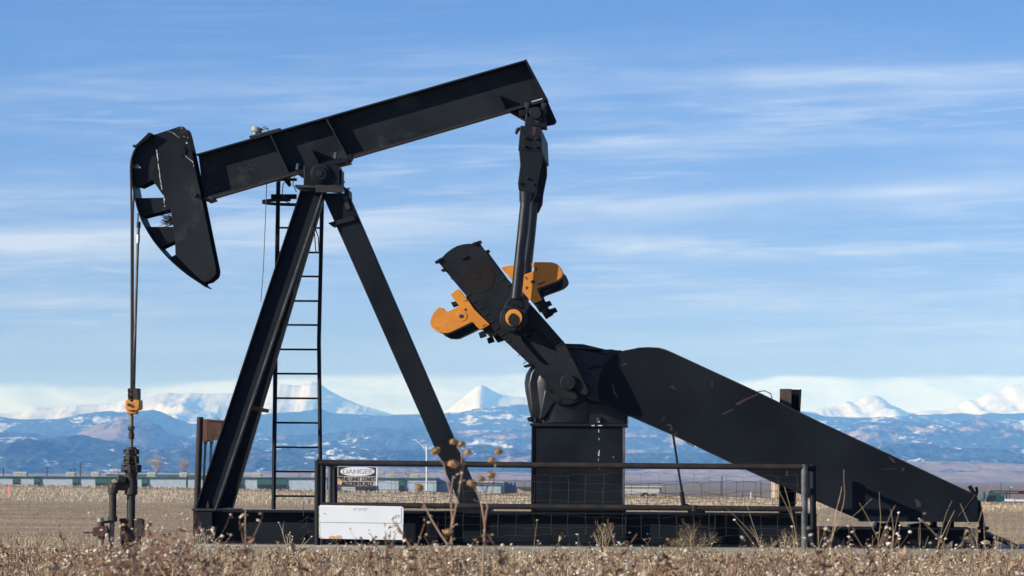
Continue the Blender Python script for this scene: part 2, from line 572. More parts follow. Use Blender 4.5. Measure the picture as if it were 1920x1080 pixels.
cols = np.linspace(-1, 1, 241)
GY = np.repeat(rows_y[:, None], len(cols), 1)
GX = cols[None, :] * (30 + 0.42 * np.maximum(GY, 0))
ground = grid_mesh('ground', GX, GY, zg(GX, GY), ground_material())
ground.data.polygons.foreach_set('use_smooth', np.ones(len(ground.data.polygons), bool))
tag(ground, 'stubbly brown field running out to the foot of the mountains', 'ground', kind='structure')

pad = jack_thing('concrete_pad', 'low grey concrete pad under the pump unit', 'pad')
bpy.data.objects.remove(pad)
b = B()
b.box((1.45, .0, -.09), (11.1, 2.9, .18))
pad = b.ob('concrete_pad', 'concrete', None, .015)
pad.location, pad.rotation_euler.z = JO, -TH
tag(pad, 'low grey concrete pad under the pumpjack', 'pad', kind='structure')

# ------------------------------------------------------------------ mountains
def hill_material(name, forest, tan, tan_t, snow_t, sc, snow_hi=None, rock=False):
    m = bpy.data.materials.new(name)
    m.use_nodes = True
    t = NT(m.node_tree)
    co = t.n('ShaderNodeTexCoord').outputs['Object']
    p = t.n('ShaderNodeBsdfPrincipled')
    p.inputs['Roughness'].default_value = .95
    p.inputs['Specular IOR Level'].default_value = .05
    if rock:
        n1 = t.noise(t.scl(co, (1 / 420., 1 / 900., 1 / 70.)), 1.0, 6, .65, .6)
        c = t.mix(t.step(n1, .58, .74), (.68, .755, .85), (.26, .33, .42))
    else:
        n1 = t.noise(t.scl(co, (1. / sc, 1. / (sc * 3), 2.2 / sc)), 1.0, 7, .66, .5)
        n0 = t.noise(t.scl(co, (1 / (sc * 5), 1 / (sc * 9), 1 / (sc * 2.5))), 1.0, 3, .5)
        sx_ = t.n('ShaderNodeSeparateXYZ')
        t.put(sx_.inputs[0], co)
        east = t.m('MULTIPLY', t.m('MAXIMUM', t.m('MINIMUM', t.m('DIVIDE', sx_.outputs[0], 2200.0), 1.0), -1.0), .035)
        f = t.step(t.m('ADD', t.m('ADD', t.m('MULTIPLY', n1, .62), t.m('MULTIPLY', n0, .38)), east), tan_t, tan_t + .06)
        nf_ = t.noise(t.scl(co, (1 / 38., 1 / 90., 1 / 22.)), 1.0, 5, .7)
        fv = t.mix(t.step(nf_, .38, .62), tuple(k * .3 for k in forest), tuple(k * 3.2 for k in forest))
        c = t.mix(f, fv, tan)
        n2 = t.noise(t.scl(co, (2.4 / sc, .6 / sc, 8. / sc)), 1.0, 7, .7, .4)
        n3 = t.noise(t.scl(co, (1 / (sc * 3), 1 / (sc * 8), 1 / (sc * 1.6))), 1.0, 3, .5)
        g = t.m('ADD', t.m('MULTIPLY', n2, .5), t.m('MULTIPLY', n3, .5))
        f2 = t.step(g, snow_t, snow_t + .04)
        c = t.mix(f2, c, (.70, .76, .84))
    t.put(p.inputs['Base Color'], c)
    bn_ = t.n('ShaderNodeBump')
    bn_.inputs['Strength'].default_value = 1.0
    bn_.inputs['Distance'].default_value = 42.0 if rock else 30.0
    bs_ = 520.0 if rock else 210.0
    t.put(bn_.inputs['Height'], t.noise(t.scl(co, (1 / bs_, .7 / bs_, 1.6 / bs_)), 1.0, 7, .62, .5))
    t.put(p.inputs['Normal'], bn_.outputs[0])
    o = t.n('ShaderNodeOutputMaterial')
    t.put(o.inputs[0], p.outputs[0])
    return m
def mountain(name, pts, d0, d1, m, rough, gully, label, seed, jag=1.0):
    xs = np.linspace(-330, 2250, 1100)
    px, py = np.array(pts, float).T
    crest = np.interp(xs, px, py)
    k = np.hanning(11) / np.hanning(11).sum()
    crest = np.convolve(np.pad(crest, 5, 'edge'), k, 'valid')
    crest += (fbm(xs / 60.0, xs * 0 + seed, 6, seed, True) - .6) * jag * 11
    T = np.concatenate([np.linspace(0, 1, 70), np.linspace(1.04, 1.5, 6)])
    dx, dy = xs - 960, crest - HZ
    c, s = math.cos(ROLL), math.sin(ROLL)
    ax, ay = (dx * c + dy * s) / F_PX, (-dx * s + dy * c) / F_PX
    D = d0 + (d1 - d0) * T[:, None]
    X = ax[None, :] * d1 + 0 * D
    Yd = D + 0 * X
    zc = CAM_H - ay * d1
    tt = T[:, None]
    prof = np.where(tt <= 1, .25 * tt + .75 * tt ** 1.5, 1 - (tt - 1) * 1.3)
    L = rough
    wx = (fbm(X / (L * 1.3), Yd / (L * 1.3), 3, seed + 40) - .5) * L * .9
    rid = fbm((X + wx) / L, (Yd + wx * .7) / (L * 1.25), 6, seed + 5, True) - .55
    amp = np.where(tt <= 1, np.sin(np.pi * np.clip(tt, 0, 1)) ** .8 + .05, .3) * gully
    Z = (zc[None, :] + 4) * prof - 4 + rid * amp
    lim = (zc[None, :] + 4) * (D / d1) * .985 - 4
    Z = np.where(tt < 1, np.minimum(Z, lim), Z)
    o = grid_mesh(name, X, Yd, Z, m)
    o.data.polygons.foreach_set('use_smooth', np.ones(len(o.data.polygons), bool))
    return tag(o, label, 'mountains', kind='structure')
FOREST = (.018, .030, .024)
TAN = (.34, .25, .18)
mountain('snowy_mountains', [(-330, 775), (0, 776), (30, 775), (60, 765), (75, 761), (100, 764), (130, 760), (190, 757), (240, 749), (300, 739), (315, 736), (335, 740), (380, 738), (420, 737), (470, 735), (500, 728), (530, 720), (560, 723), (585, 715), (600, 721), (618, 733), (640, 746), (680, 764), (730, 777), (800, 780), (840, 768), (870, 745), (890, 730), (902, 721), (912, 726), (935, 738), (960, 743), (990, 748), (1100, 752), (1300, 760), (1480, 778), (1540, 764), (1570, 762), (1585, 752), (1600, 757), (1625, 748), (1640, 744), (1655, 750), (1675, 762), (1710, 775), (1760, 772), (1800, 760), (1815, 748), (1830, 750), (1850, 738), (1880, 733), (1895, 724), (1920, 720), (2000, 715), (2250, 740)],
         26000, 31000, hill_material('snow_peaks', None, None, 0, 0, 0, rock=True), 1000, 420, 'snow covered peaks under the cloud bank', 3, .7)
mountain('forest_ridge', [(-330, 780), (0, 784), (50, 787), (110, 784), (150, 776), (190, 771), (240, 772), (290, 770), (320, 780), (360, 796), (400, 790), (460, 780), (500, 778), (560, 774), (595, 767), (640, 776), (700, 778), (790, 777), (860, 772), (900, 766), (950, 760), (1000, 756), (1200, 760), (1500, 772), (1545, 779), (1600, 783), (1670, 782), (1720, 779), (1780, 776), (1920, 775), (2250, 778)],
         19000, 24000, hill_material('ridge_forest', FOREST, (.05, .05, .04), .60, .560, 150), 700, 200, 'dark blue forested ridge below the snow', 9, .8)
mountain('mixed_hills', [(-330, 812), (0, 812), (60, 816), (120, 818), (200, 820), (320, 818), (400, 832), (600, 812), (640, 806), (700, 803), (740, 806), (800, 801), (900, 810), (1000, 803), (1150, 798), (1300, 800), (1540, 808), (1575, 802), (1600, 795), (1680, 788), (1700, 792), (1740, 796), (1780, 798), (1810, 788), (1840, 784), (1880, 795), (1920, 798), (2250, 805)],
         15000, 18500, hill_material('hill_mixed', FOREST, TAN, .525, .562, 120), 480, 190, 'foothills with tan slopes and snow specks', 21, 1.0)
mountain('bald_hill', [(-330, 905), (60, 900), (110, 838), (150, 810), (180, 797), (215, 786), (245, 779), (270, 785), (295, 798), (325, 820), (360, 850), (400, 900), (2250, 905)],
         14500, 16500, hill_material('hill_bald', (.10, .09, .075), (.27, .215, .175), .42, .565, 150), 520, 60, 'bald tan hill rising before the forest ridge', 15, .4)
mountain('foothills', [(-330, 815), (0, 818), (40, 822), (90, 824), (160, 817), (200, 824), (260, 840), (330, 846), (420, 830), (500, 842), (640, 840), (760, 846), (900, 834), (1000, 846), (1300, 850), (1500, 842), (1700, 832), (1780, 838), (1920, 842), (2250, 850)],
         10500, 13500, hill_material('foothill_mixed', FOREST, (.26, .19, .145), .535, .562, 85), 380, 130, 'lower blue foothills at the edge of the plain', 33, 1.0)
mountain('plain_hills', [(-330, 893), (0, 891), (500, 888), (620, 880), (700, 874), (800, 880), (960, 886), (1100, 882), (1180, 882), (1300, 876), (1450, 880), (1560, 871), (1700, 866), (1760, 864), (1850, 867), (1920, 869), (2250, 872)],
         6500, 9000, hill_material('hill_tan', (.13, .12, .09), (.36, .28, .21), .40, .75, 120), 300, 26, 'pale tan hills rising at the right of the plain', 41, .5)

# ------------------------------------------------------------------ pumpjack
PJ = jack_thing('pumpjack', 'black oil pumpjack with orange counterweights standing on a concrete pad', 'pumpjack')
BP, BG = 'black_paint', 'black_glossy'
def bolt(px, py, v, r, parent, m='steel_dark', dep=.03, n=8):
    return B().disc(px, py, v, v - dep, r, n, rim=-0.0 or None).ob('bolt', m, parent)

# skid base
def girder(x0, x1, yt0, yt1, yb0, yb1, v, w=.30):
    return B().ibeam(P(x0, yt0, v), P(x1, yt1, v), P(x0, yb0, v), P(x1, yb1, v), w, .026, .02)
base = B()
base.ibeam(P(366, 957, -.74), P(1532, 964, -.74), P(366, 1018, -.74), P(1532, 1025.5, -.74), .34, .022, .02)
base.ibeam(P(1532, 989.5, -.74), P(1829, 991, -.74), P(1532, 1025.5, -.74), P(1829, 1027, -.74), .34, .02, .02)
pa, pb = P(366, 957, -.74), P(366, 1018, -.74)
for k in (0, 1):
    pass
for (x0, x1, yt0, yt1, yb0, yb1) in ((366, 1532, 957, 964, 1018, 1025.5), (1532, 1829, 989.5, 991, 1025.5, 1027)):
    q = [P(x0, yt0, -.74), P(x1, yt1, -.74), P(x0, yb0, -.74), P(x1, yb1, -.74)]
    for p in q:
        p.y = .40
    base.ibeam(q[0], q[1], q[2], q[3], .34, .022, .02)
for x in (500, 760, 1000, 1170, 1420, 1700):
    base.pr([(x, 992), (x + 14, 992), (x + 14, 1014), (x, 1014)], -.55, .55)
for x, yt in ((640, 965), (820, 966), (1172, 967), (1340, 967), (1600, 994), (1760, 995)):
    base.pr([(x, yt), (x + 3, yt), (x + 3, 1018), (x, 1018)], -.73, -.57)
base_o = base.ob('skid_base', BP, PJ, .004)
B().pr([(362, 958), (398, 958), (398, 1016), (362, 1016)], -.76, .76).ob('end_block', BP, base_o, .006)
B().pr([(1824, 992), (1833, 992), (1832, 1026.5), (1824, 1026.5)], -.76, .76).ob('end_plate', 'steel_dark', base_o, .006)
B().pr([(360, 953), (403, 953.6), (403, 958), (360, 957.6)], -.78, -.40).ob('foot_plate', 'steel_dark', base_o, .003)
B().pr([(398, 953.6), (446, 954), (446, 958), (398, 957.6)], .45, .95).ob('foot_plate', 'steel_dark', base_o, .003)
for x in (368, 390):
    b = B()
    p = P(x, 953, -.70)
    b.tube([p, p + Vector((0, 0, .085))], .016, 8)
    b.tube([p, p + Vector((0, 0, .045))], .028, 6)
    b.ob('anchor_bolt', 'steel_dark', base_o)

# samson post
vb, vt = -.78, -.22
leg = B().ibeam(P(365, 955, vb), P(563, 356, vt), P(404, 955, vb), P(607, 356, vt), .19, .020, .02)
leg_o = leg.ob('front_leg', BP, PJ, .003)
B().ext([P(402, 955, vb - .003), P(605, 356, vt - .003), P(607.5, 356, vt - .003), P(404.5, 955, vb - .003)], (0, .02, 0)).ob('lit_flange_edge', 'pipe_grey', leg_o)  # pale strip paints the sunlit highlight along the worn flange edge
B().tube([P(449, 800, -.3), P(452, 812, -.42), P(440, 822, -.45)], .008, 6).ob('loose_wire', 'conduit', leg_o)
q = [P(365, 955, vb), P(563, 356, vt), P(404, 955, vb), P(607, 356, vt)]
for p, vv in zip(q, (.62, -.02, .62, -.02)):
    p.y = vv
for p in q[::2]:
    p.x += .02
B().ibeam(q[0], q[1], q[2], q[3], .19, .020, .02).ob('front_leg', BP, PJ, .003)
B().pr([(470, 761), (490, 765), (488, 772), (468, 768)], -.45, .4).ob('leg_brace', 'flange_rust', PJ)
rl = B()
rl.pr([(603, 362), (652, 362), (906, 950), (864, 950)], -.10, .14)
rl_o = rl.ob('rear_leg', BP, PJ, .01)
B().pr([(615, 418), (622, 424), (668, 413), (663, 404)], -.14, .18).ob('clamp_band', 'black_worn', rl_o, .006)
B().pr([(640, 362), (650, 362), (657, 392), (650, 394)], -.12, .05).ob('cleat', 'steel_dark', rl_o, .004)
B().pr([(852, 950), (918, 951), (922, 962), (850, 962)], -.30, .34).ob('foot_plate', 'black_worn', rl_o, .004)
for x in (872, 902):
    p = P(x, 951, -.25)
    B().tube([p, p + Vector((0, 0, .05))], .022, 6).ob('anchor_bolt', 'steel_dark', rl_o)

# ladder
vl = .62
def lad(px, py):
    return P(px, py, vl)
ld = B()
rail = B().tube([lad(513, 955), lad(514, 860), lad(517, 640), lad(522, 336)], .028, 8).ob('rail', BP, PJ)
ladder = bpy.data.objects.new('ladder', None)
COL.objects.link(ladder)
ladder.parent = PJ
rail.parent = ladder
B().tube([lad(600, 955), lad(600.5, 860), lad(598, 640), lad(604, 378)], .026, 8).ob('rail', BP, ladder)
for yy in (930, 884, 838.5, 792.5, 746.5, 700.5, 655, 609, 564, 518, 473, 427):
    t = (955 - yy) / 615.0
    B().tube([lad(513.5 + 8.0 * t, yy), lad(600, yy + .5)], .0125, 8).ob('rung', BP, ladder)
hb = B()
hc = P(527, 374, vl - .05)
for k in range(2):
    pts = []
    for i in range(25):
        a = R(90 + 180 * i / 24.0)
        pts.append(Vector((hc.x + .16 + .40 * math.cos(a), hc.y + .4 * math.sin(a) , hc.z + (-.035))))
    if k == 0:
        for i in range(24):
            hb.ext([pts[i] + Vector((0, 0, -.02)), pts[i + 1] + Vector((0, 0, -.02)), pts[i + 1] + Vector((0, 0, .02)), pts[i] + Vector((0, 0, .02))], (.008, .008, 0))
hb.pr([(508, 364), (556, 364), (556, 373), (508, 373)], vl - .1, vl - .06)
hb.pr([(522, 334), (556, 334), (556, 339), (522, 339)], vl - .05, vl)
hb.pr([(527, 332), (541, 330), (545, 346), (541, 350)], vl - .2, vl - .1)
hb.ob('safety_hoop', BP, ladder)

# saddle bearing on top of the post
sb = B()
sb.pr([(569, 308.5), (581, 307), (634, 309), (634, 357), (569, 350)], -.26, .26)
bear = sb.ob('saddle_bearing', BP, PJ, .012)
B().pr([(635, 317), (641, 319), (641, 352), (635, 350)], -.1, .2).ob('side_plate', BP, bear, .004)
B().disc(600.5, 325.5, -.30, -.2, .125, 32, .012).ob('bearing_cap', 'black_worn', bear)
B().disc(599.5, 325.5, -.325, -.29, .095, 32, .01).ob('bearing_cap', BP, bear)
B().disc(599, 325, -.335, -.32, .045, 24, .006).ob('bearing_hub', 'black_worn', bear)
B().disc(598.5, 325, -.338, -.33, .008, 10).ob('grease_fitting', 'cable', bear)
B().pr([(553, 346), (592, 348), (592, 352.5), (553, 351)], -.34, .3).ob('cap_plate', 'steel_dark', bear, .003)
cp = B().pr([(592, 347), (643.5, 347), (644, 360.5), (592, 360.5)], -.37, -.33).ob('cap_plate', 'steel_dark', bear, .004)
for x in (602.5, 633):
    B().disc(x, 354, -.373, -.36, .011, 10).ob('bolt_hole', 'cable', cp)
B().pr([(644, 349), (654, 356), (655, 371), (646, 370)], -.3, .1).ob('cap_plate', BP, bear, .004)
for x, y in ((640, 341), (649, 353)):
    B().tube([P(x, y + 2, -.3), P(x + 7, y, -.3)], .009, 6).ob('bolt', 'steel_dark', bear)

# walking beam
wb = B()
vf = -.175
A0, A1, B0, B1 = P(368, 288.5, vf), P(985, 112, vf), P(380, 374.5, vf), P(1022, 187, vf)
wb.ibeam(A0, A1, B0, B1, .35, .022, .02)
wb.pr([(983, 112), (987, 111), (1027, 186), (1023, 188)], vf, -vf)
for (x0, y0, x1, y1) in ((506, 251, 541.5, 325), (611, 221, 650.5, 293)):
    wb.pr([(x0 - 1.2, y0), (x0 + 1.6, y0 - .5), (x1 + 1.6, y1), (x1 - 1.2, y1 + .5)], vf + .008, -vf - .008)
beam = wb.ob('walking_beam', 'head_paint', PJ, .003)
def gusset(px, v0, v1, m=BP):
    return B().pr(px, v0, v1).ob('gusset', m, beam, .002)
gusset([(581, 280), (584, 278.5), (597.5, 304.5), (595, 306)], vf + .01, -.02)
gusset([(932, 177.5), (935, 176), (948, 202), (945.5, 204)], vf + .01, -.02)
def rotrib(a, bq, w):  # sloping fin behind a gusset
    return B().ext([P(*a, -.02), P(*bq, -.02), P(*w, -.02)], (0, -.012, 0)).ob('gusset', BP, beam)
B().pr([(467, 254.8), (525, 239.5), (526, 243.5), (468, 259)], -.12, .12).ob('mount_plate', 'steel_dark', beam, .003)
sen = B()
p = P(479, 249.5, 0)
ax = Vector((.27, 0, .96)).normalized()
sen.tube([p + ax * -.03, p + ax * .012], .03, 12)
sen.tube([p + ax * .012, p + ax * .078], .072, 20)
sen.tube([p + ax * .045 + Vector((.06, 0, .0)), p + ax * .05 + Vector((.13, 0, .02))], .014, 8)
sen_o = sen.ob('position_sensor', 'conduit', beam, .004)
B().tube([P(491, 242, 0), P(496, 237.5, 0), P(501, 240, 0), P(504, 245, 0)], .007, 6).ob('cable', 'cable', sen_o)
sm = B()
for i in range(26):
    t_ = random.random()
    x, y = 448 + 34 * t_ + random.gauss(0, 3), 320 - 9 * t_ + random.gauss(0, 3.2)
    w_, h_ = random.uniform(1, 4), random.uniform(.5, 1.6)
    sm.pr([(x - w_, y), (x, y - h_), (x + w_, y - .3), (x, y + h_)], -.0125 - i * .00004, -.0095)
sm.ob('paint_smear', 'faded_paint', beam, smooth=False)
# lower flange fittings over the saddle
sd = B()
sd.pr([(553, 321), (640, 296), (652, 299), (655, 303), (630, 309), (560, 329)], -.22, .22)
sd_o = sd.ob('saddle_clamp', BP, beam, .006)
B().pr([(646, 292), (660, 288), (661, 296), (655, 305), (650, 304)], -.19, .0).ob('clip', BP, sd_o, .008)
for x, y in ((557, 313), (628, 292)):
    p = P(x, y + 5, -.19)
    B().tube([p, p + Vector((.012, 0, .075))], .02, 6).ob('bolt', 'pipe_grey', sd_o)
B().pr([(634, 300), (646, 303), (648, 308), (638, 309)], -.2, -.1).ob('shim', 'black_worn', sd_o)
B().pr([(383, 371), (397, 368), (401, 373), (388, 377.5)], -.20, .2).ob('clip', 'edge_rust', beam, .003)
B().tube([P(500, 343, -.05), P(498, 400, -.05), P(494, 500, -.05), P(489, 566, -.05)], .005, 5).ob('cable', 'cable', beam)
B().tube([P(548, 330, .3), P(531, 345, .3), P(529, 362, .3), P(536, 378, .3), P(548, 383, .3)], .006, 6).ob('cable', 'cable', beam)
B().tube([P(552, 330, .3), P(549, 345, .3), P(556, 360, .3)], .006, 6).ob('cable', 'cable', beam)
B().tube([P(584, 425, .1), P(590, 440, .1), P(592, 470, .1), P(598, 476, .1), P(597, 445, .1), P(590, 425, .1)], .007, 6).ob('cable', 'steel_dark', leg_o)
B().ext([P(385, 373.2, vf - .004), P(1020, 187.8, vf - .004), P(1020, 189.4, vf - .004), P(385, 375.4, vf - .004)], (0, .03, 0)).ob('lit_flange_edge', 'edge_rust', beam)  # brown strip: edge rust plus light bounced off the ground, both as colour
# tail bearing bracket
tb = B()
tb.pr([(950, 206.5), (1026, 187.5), (1044, 228), (1040, 233.5), (1018, 237.5), (990, 229)], .05, .09)
tail = tb.ob('tail_bracket', BP, beam, .004)
B().pr([(950, 206.5), (990, 229), (1018, 237.5), (1016, 234), (992, 226), (953, 205)], -.10, .12).ob('tail_rib', BP, tail)
B().pr([(973, 206), (984, 206), (984, 217), (973, 217)], -.22, -.02).ob('lug', BP, tail, .004)
eb = B()
eb.pr([(985, 203), (996, 202), (1004, 199.5), (1014, 202), (1023, 203), (1023, 212), (985, 212)], -.26, .2)
ebo = eb.ob('tail_bearing', BP, tail, .008)
B().disc(1004, 212.5, -.30, .2, .074, 28, .01).ob('bearing_cap', 'black_worn', ebo)
B().disc(1004, 212.5, -.303, -.29, .010, 10).ob('grease_fitting', 'cable', ebo)
B().pr([(986, 219), (1022, 218), (1024, 238), (984, 236)], -.24, .2).ob('bearing_stool', BP, ebo, .004)
B().pr([(999, 220.5), (1017, 219), (1016, 223), (1010, 229), (1007, 232.5), (1004, 228)], -.246, -.238).ob('paint_patch', 'red_primer', ebo)
for x in (988, 1019):
    B().tube([P(x + 1, 196, -.2), P(x - 2, 236, -.2)], .016, 8).ob('bolt', 'steel_dark', ebo)
    B().tube([P(x + 1, 193, -.2), P(x, 201, -.2)], .03, 6).ob('nut', 'steel_dark', ebo)
B().pr([(997, 189.5), (1017, 184), (1017, 186), (997, 191.8)], vf - .002, vf + .02).ob('paint_patch', 'white_drip', beam)

# horsehead
arc = [(286.5, 251.5), (253, 278.5), (247.5, 293), (245.2, 308.7), (245.5, 330.7), (248.1, 352.8), (253.6, 379.5), (260, 401), (269, 422), (288, 453), (316, 485.5), (348, 513.5), (376, 532.5), (384, 538)]
hv = .30
pts = [P(x, y, -hv) for x, y in arc]
# smooth the traced edge
def spline(pts, n):
    out = []
    for i in range(len(pts) - 1):
        p0, p1, p2, p3 = pts[max(i - 1, 0)], pts[i], pts[i + 1], pts[min(i + 2, len(pts) - 1)]
        for k in range(n):
            t = k / n
            out.append(.5 * ((2 * p1) + (p2 - p0) * t + (2 * p0 - 5 * p1 + 4 * p2 - p3) * t * t + (3 * p1 - p0 - 3 * p2 + p3) * t ** 3))
    return out + [pts[-1]]
sp_ = [pts[0]] + spline(pts[1:], 4)
inn = []
for i, p in enumerate(sp_):
    d = (sp_[min(i + 1, len(sp_) - 1)] - sp_[max(i - 1, 0)]).normalized()
    n = Vector((-d.z, 0, d.x))
    if n.x < 0:
        n = -n
    inn.append(p + n * .014)
hh = B()
for i in range(len(sp_) - 1):
    hh.ext([sp_[i], sp_[i + 1], inn[i + 1], inn[i]], (0, 2 * hv, 0))
head = hh.ob('horsehead', BP, PJ)
main = [(285, 253), (294, 251), (338, 236.5), (345, 238), (349, 242), (352, 252), (360, 286.7), (378, 371.7), (405, 505), (404.5, 512), (402, 518), (392, 526.5), (380, 530), (345, 494), (329, 478), (328, 453), (321, 397), (305.5, 366), (287, 339), (284, 333), (284, 325), (287.5, 308), (294, 292)]
fA = [(253, 279.5), (286, 252.5), (300, 262), (296, 330), (287, 337), (262, 349.5), (249.5, 346.5), (247.5, 315.5), (264, 315), (258, 306), (248.5, 301), (248, 294)]
fB = [(255, 371.5), (306, 370.5), (322, 392), (267, 406), (262.5, 403)]
fC = [(274, 425.3), (326, 425), (332, 449.5), (300, 464), (289, 453)]
fD = [(317, 484), (330, 477), (345, 490), (382, 529), (383, 536), (372, 529), (348, 512)]
def slab(name, poly, v0, v1, m=BP):
    return B().pr(poly, v0, v1).ob(name, m, head, .003)
slab('cheek_plate', main, -.225, -.20, 'head_paint')
rear = B()
for poly in (main, fA, fB, fC, fD):
    loc = [P(x, y, -.215) for x, y in poly]
    for p in loc:
        p.y = .20 if poly is main else .175
    rear.ext(loc, (0, .02, 0))
rear.ob('cheek_plate', BP, head)
for poly in (fA, fB, fC, fD):
    slab('web_plate', poly, -.20, -.178)
B().pr([(251, 275), (279, 248), (286, 250.5), (254, 278)], -hv - .02, hv + .02).ob('top_plate', BP, head, .003)
B().tube([P(252, 274, -.2), P(252, 274, .2)], .022, 8).ob('rope_anchor', 'steel_dark', head)
B().pr([(338, 236.5), (347, 240), (377, 371), (404, 508), (392, 526), (398, 500), (368, 371), (350, 290)], .19, .2).ob('rib', BP, head)
slab('hinge_boss', [(338 + 10.5 * math.cos(i * math.pi / 12), 283 + 10.5 * math.sin(i * math.pi / 12)) for i in range(24)], -.24, -.2)
B().disc(364.5, 365, -.29, -.2, .030, 14).ob('pin', 'black_worn', head)
B().disc(364.8, 365, -.293, -.28, .016, 10).ob('pin', 'cable', head)
for pl in ([(294, 281), (296, 300), (298, 318), (301, 338), (303, 352), (307, 372), (309.5, 391)], [(330, 277), (342, 285), (350, 294.5), (361, 303), (364, 314)], [(314, 245), (324, 248.5), (330, 254), (337, 258.5)], [(338, 238), (341.5, 240), (339, 242)], [(305, 393), (310, 391)]):
    dr = B()
    wp = []
    for i in range(len(pl) - 1):
        for k in range(6):
            t = k / 6
            wp.append((pl[i][0] * (1 - t) + pl[i + 1][0] * t + random.uniform(-.5, .5), pl[i][1] * (1 - t) + pl[i + 1][1] * t))
    for i in range(len(wp) - 1):
        if random.random() < .18:
            continue
        w = random.uniform(.35, .95)
        a, c = wp[i], wp[i + 1]
        dr.pr([(a[0] - w, a[1]), (a[0] + w, a[1]), (c[0] + w, c[1] + .3), (c[0] - w, c[1] + .3)], -.2275, -.2245)
    dr.ob('paint_drip', 'white_drip', head, smooth=False)
for x, y, r in ((350, 268, 1.6), (342, 293, .7), (352, 258, .8), (345, 256, .8), (333, 241, .6)):
    B().disc(x, y, -.2275, -.2245, r * PXM, 8).ob('paint_drip', 'white_drip', head, smooth=False)

# equaliser bar and pitman arms
eq = B()
eq.pr([(975.5, 235.5), (1014, 237.8), (1016, 284), (971.5, 282)], -1.05, 1.05)
eqo = eq.ob('equalizer_beam', 'black_worn', PJ, .008)
B().pr([(979.5, 253), (1015, 254.5), (1015.5, 284), (977.5, 282.5)], -1.075, -1.045).ob('end_cover', BP, eqo, .004)
for x, y in ((985, 258), (1006.5, 259.5), (983.5, 274), (1005, 275.5)):
    B().disc(x, y, -1.12, -1.07, .019, 12, .008).ob('bolt', 'black_glossy', eqo)
B().pr([(998, 237.5), (1006, 238), (1003, 254), (998, 254)], -1.054, -1.048).ob('paint_patch', 'red_primer', eqo)
B().tube([P(975, 240, -.9), P(971, 243, -.9), P(968.5, 248, -.9), P(968.5, 252, -.9)], [.02, .024, .02, .012], 8).ob('hook', BP, eqo)

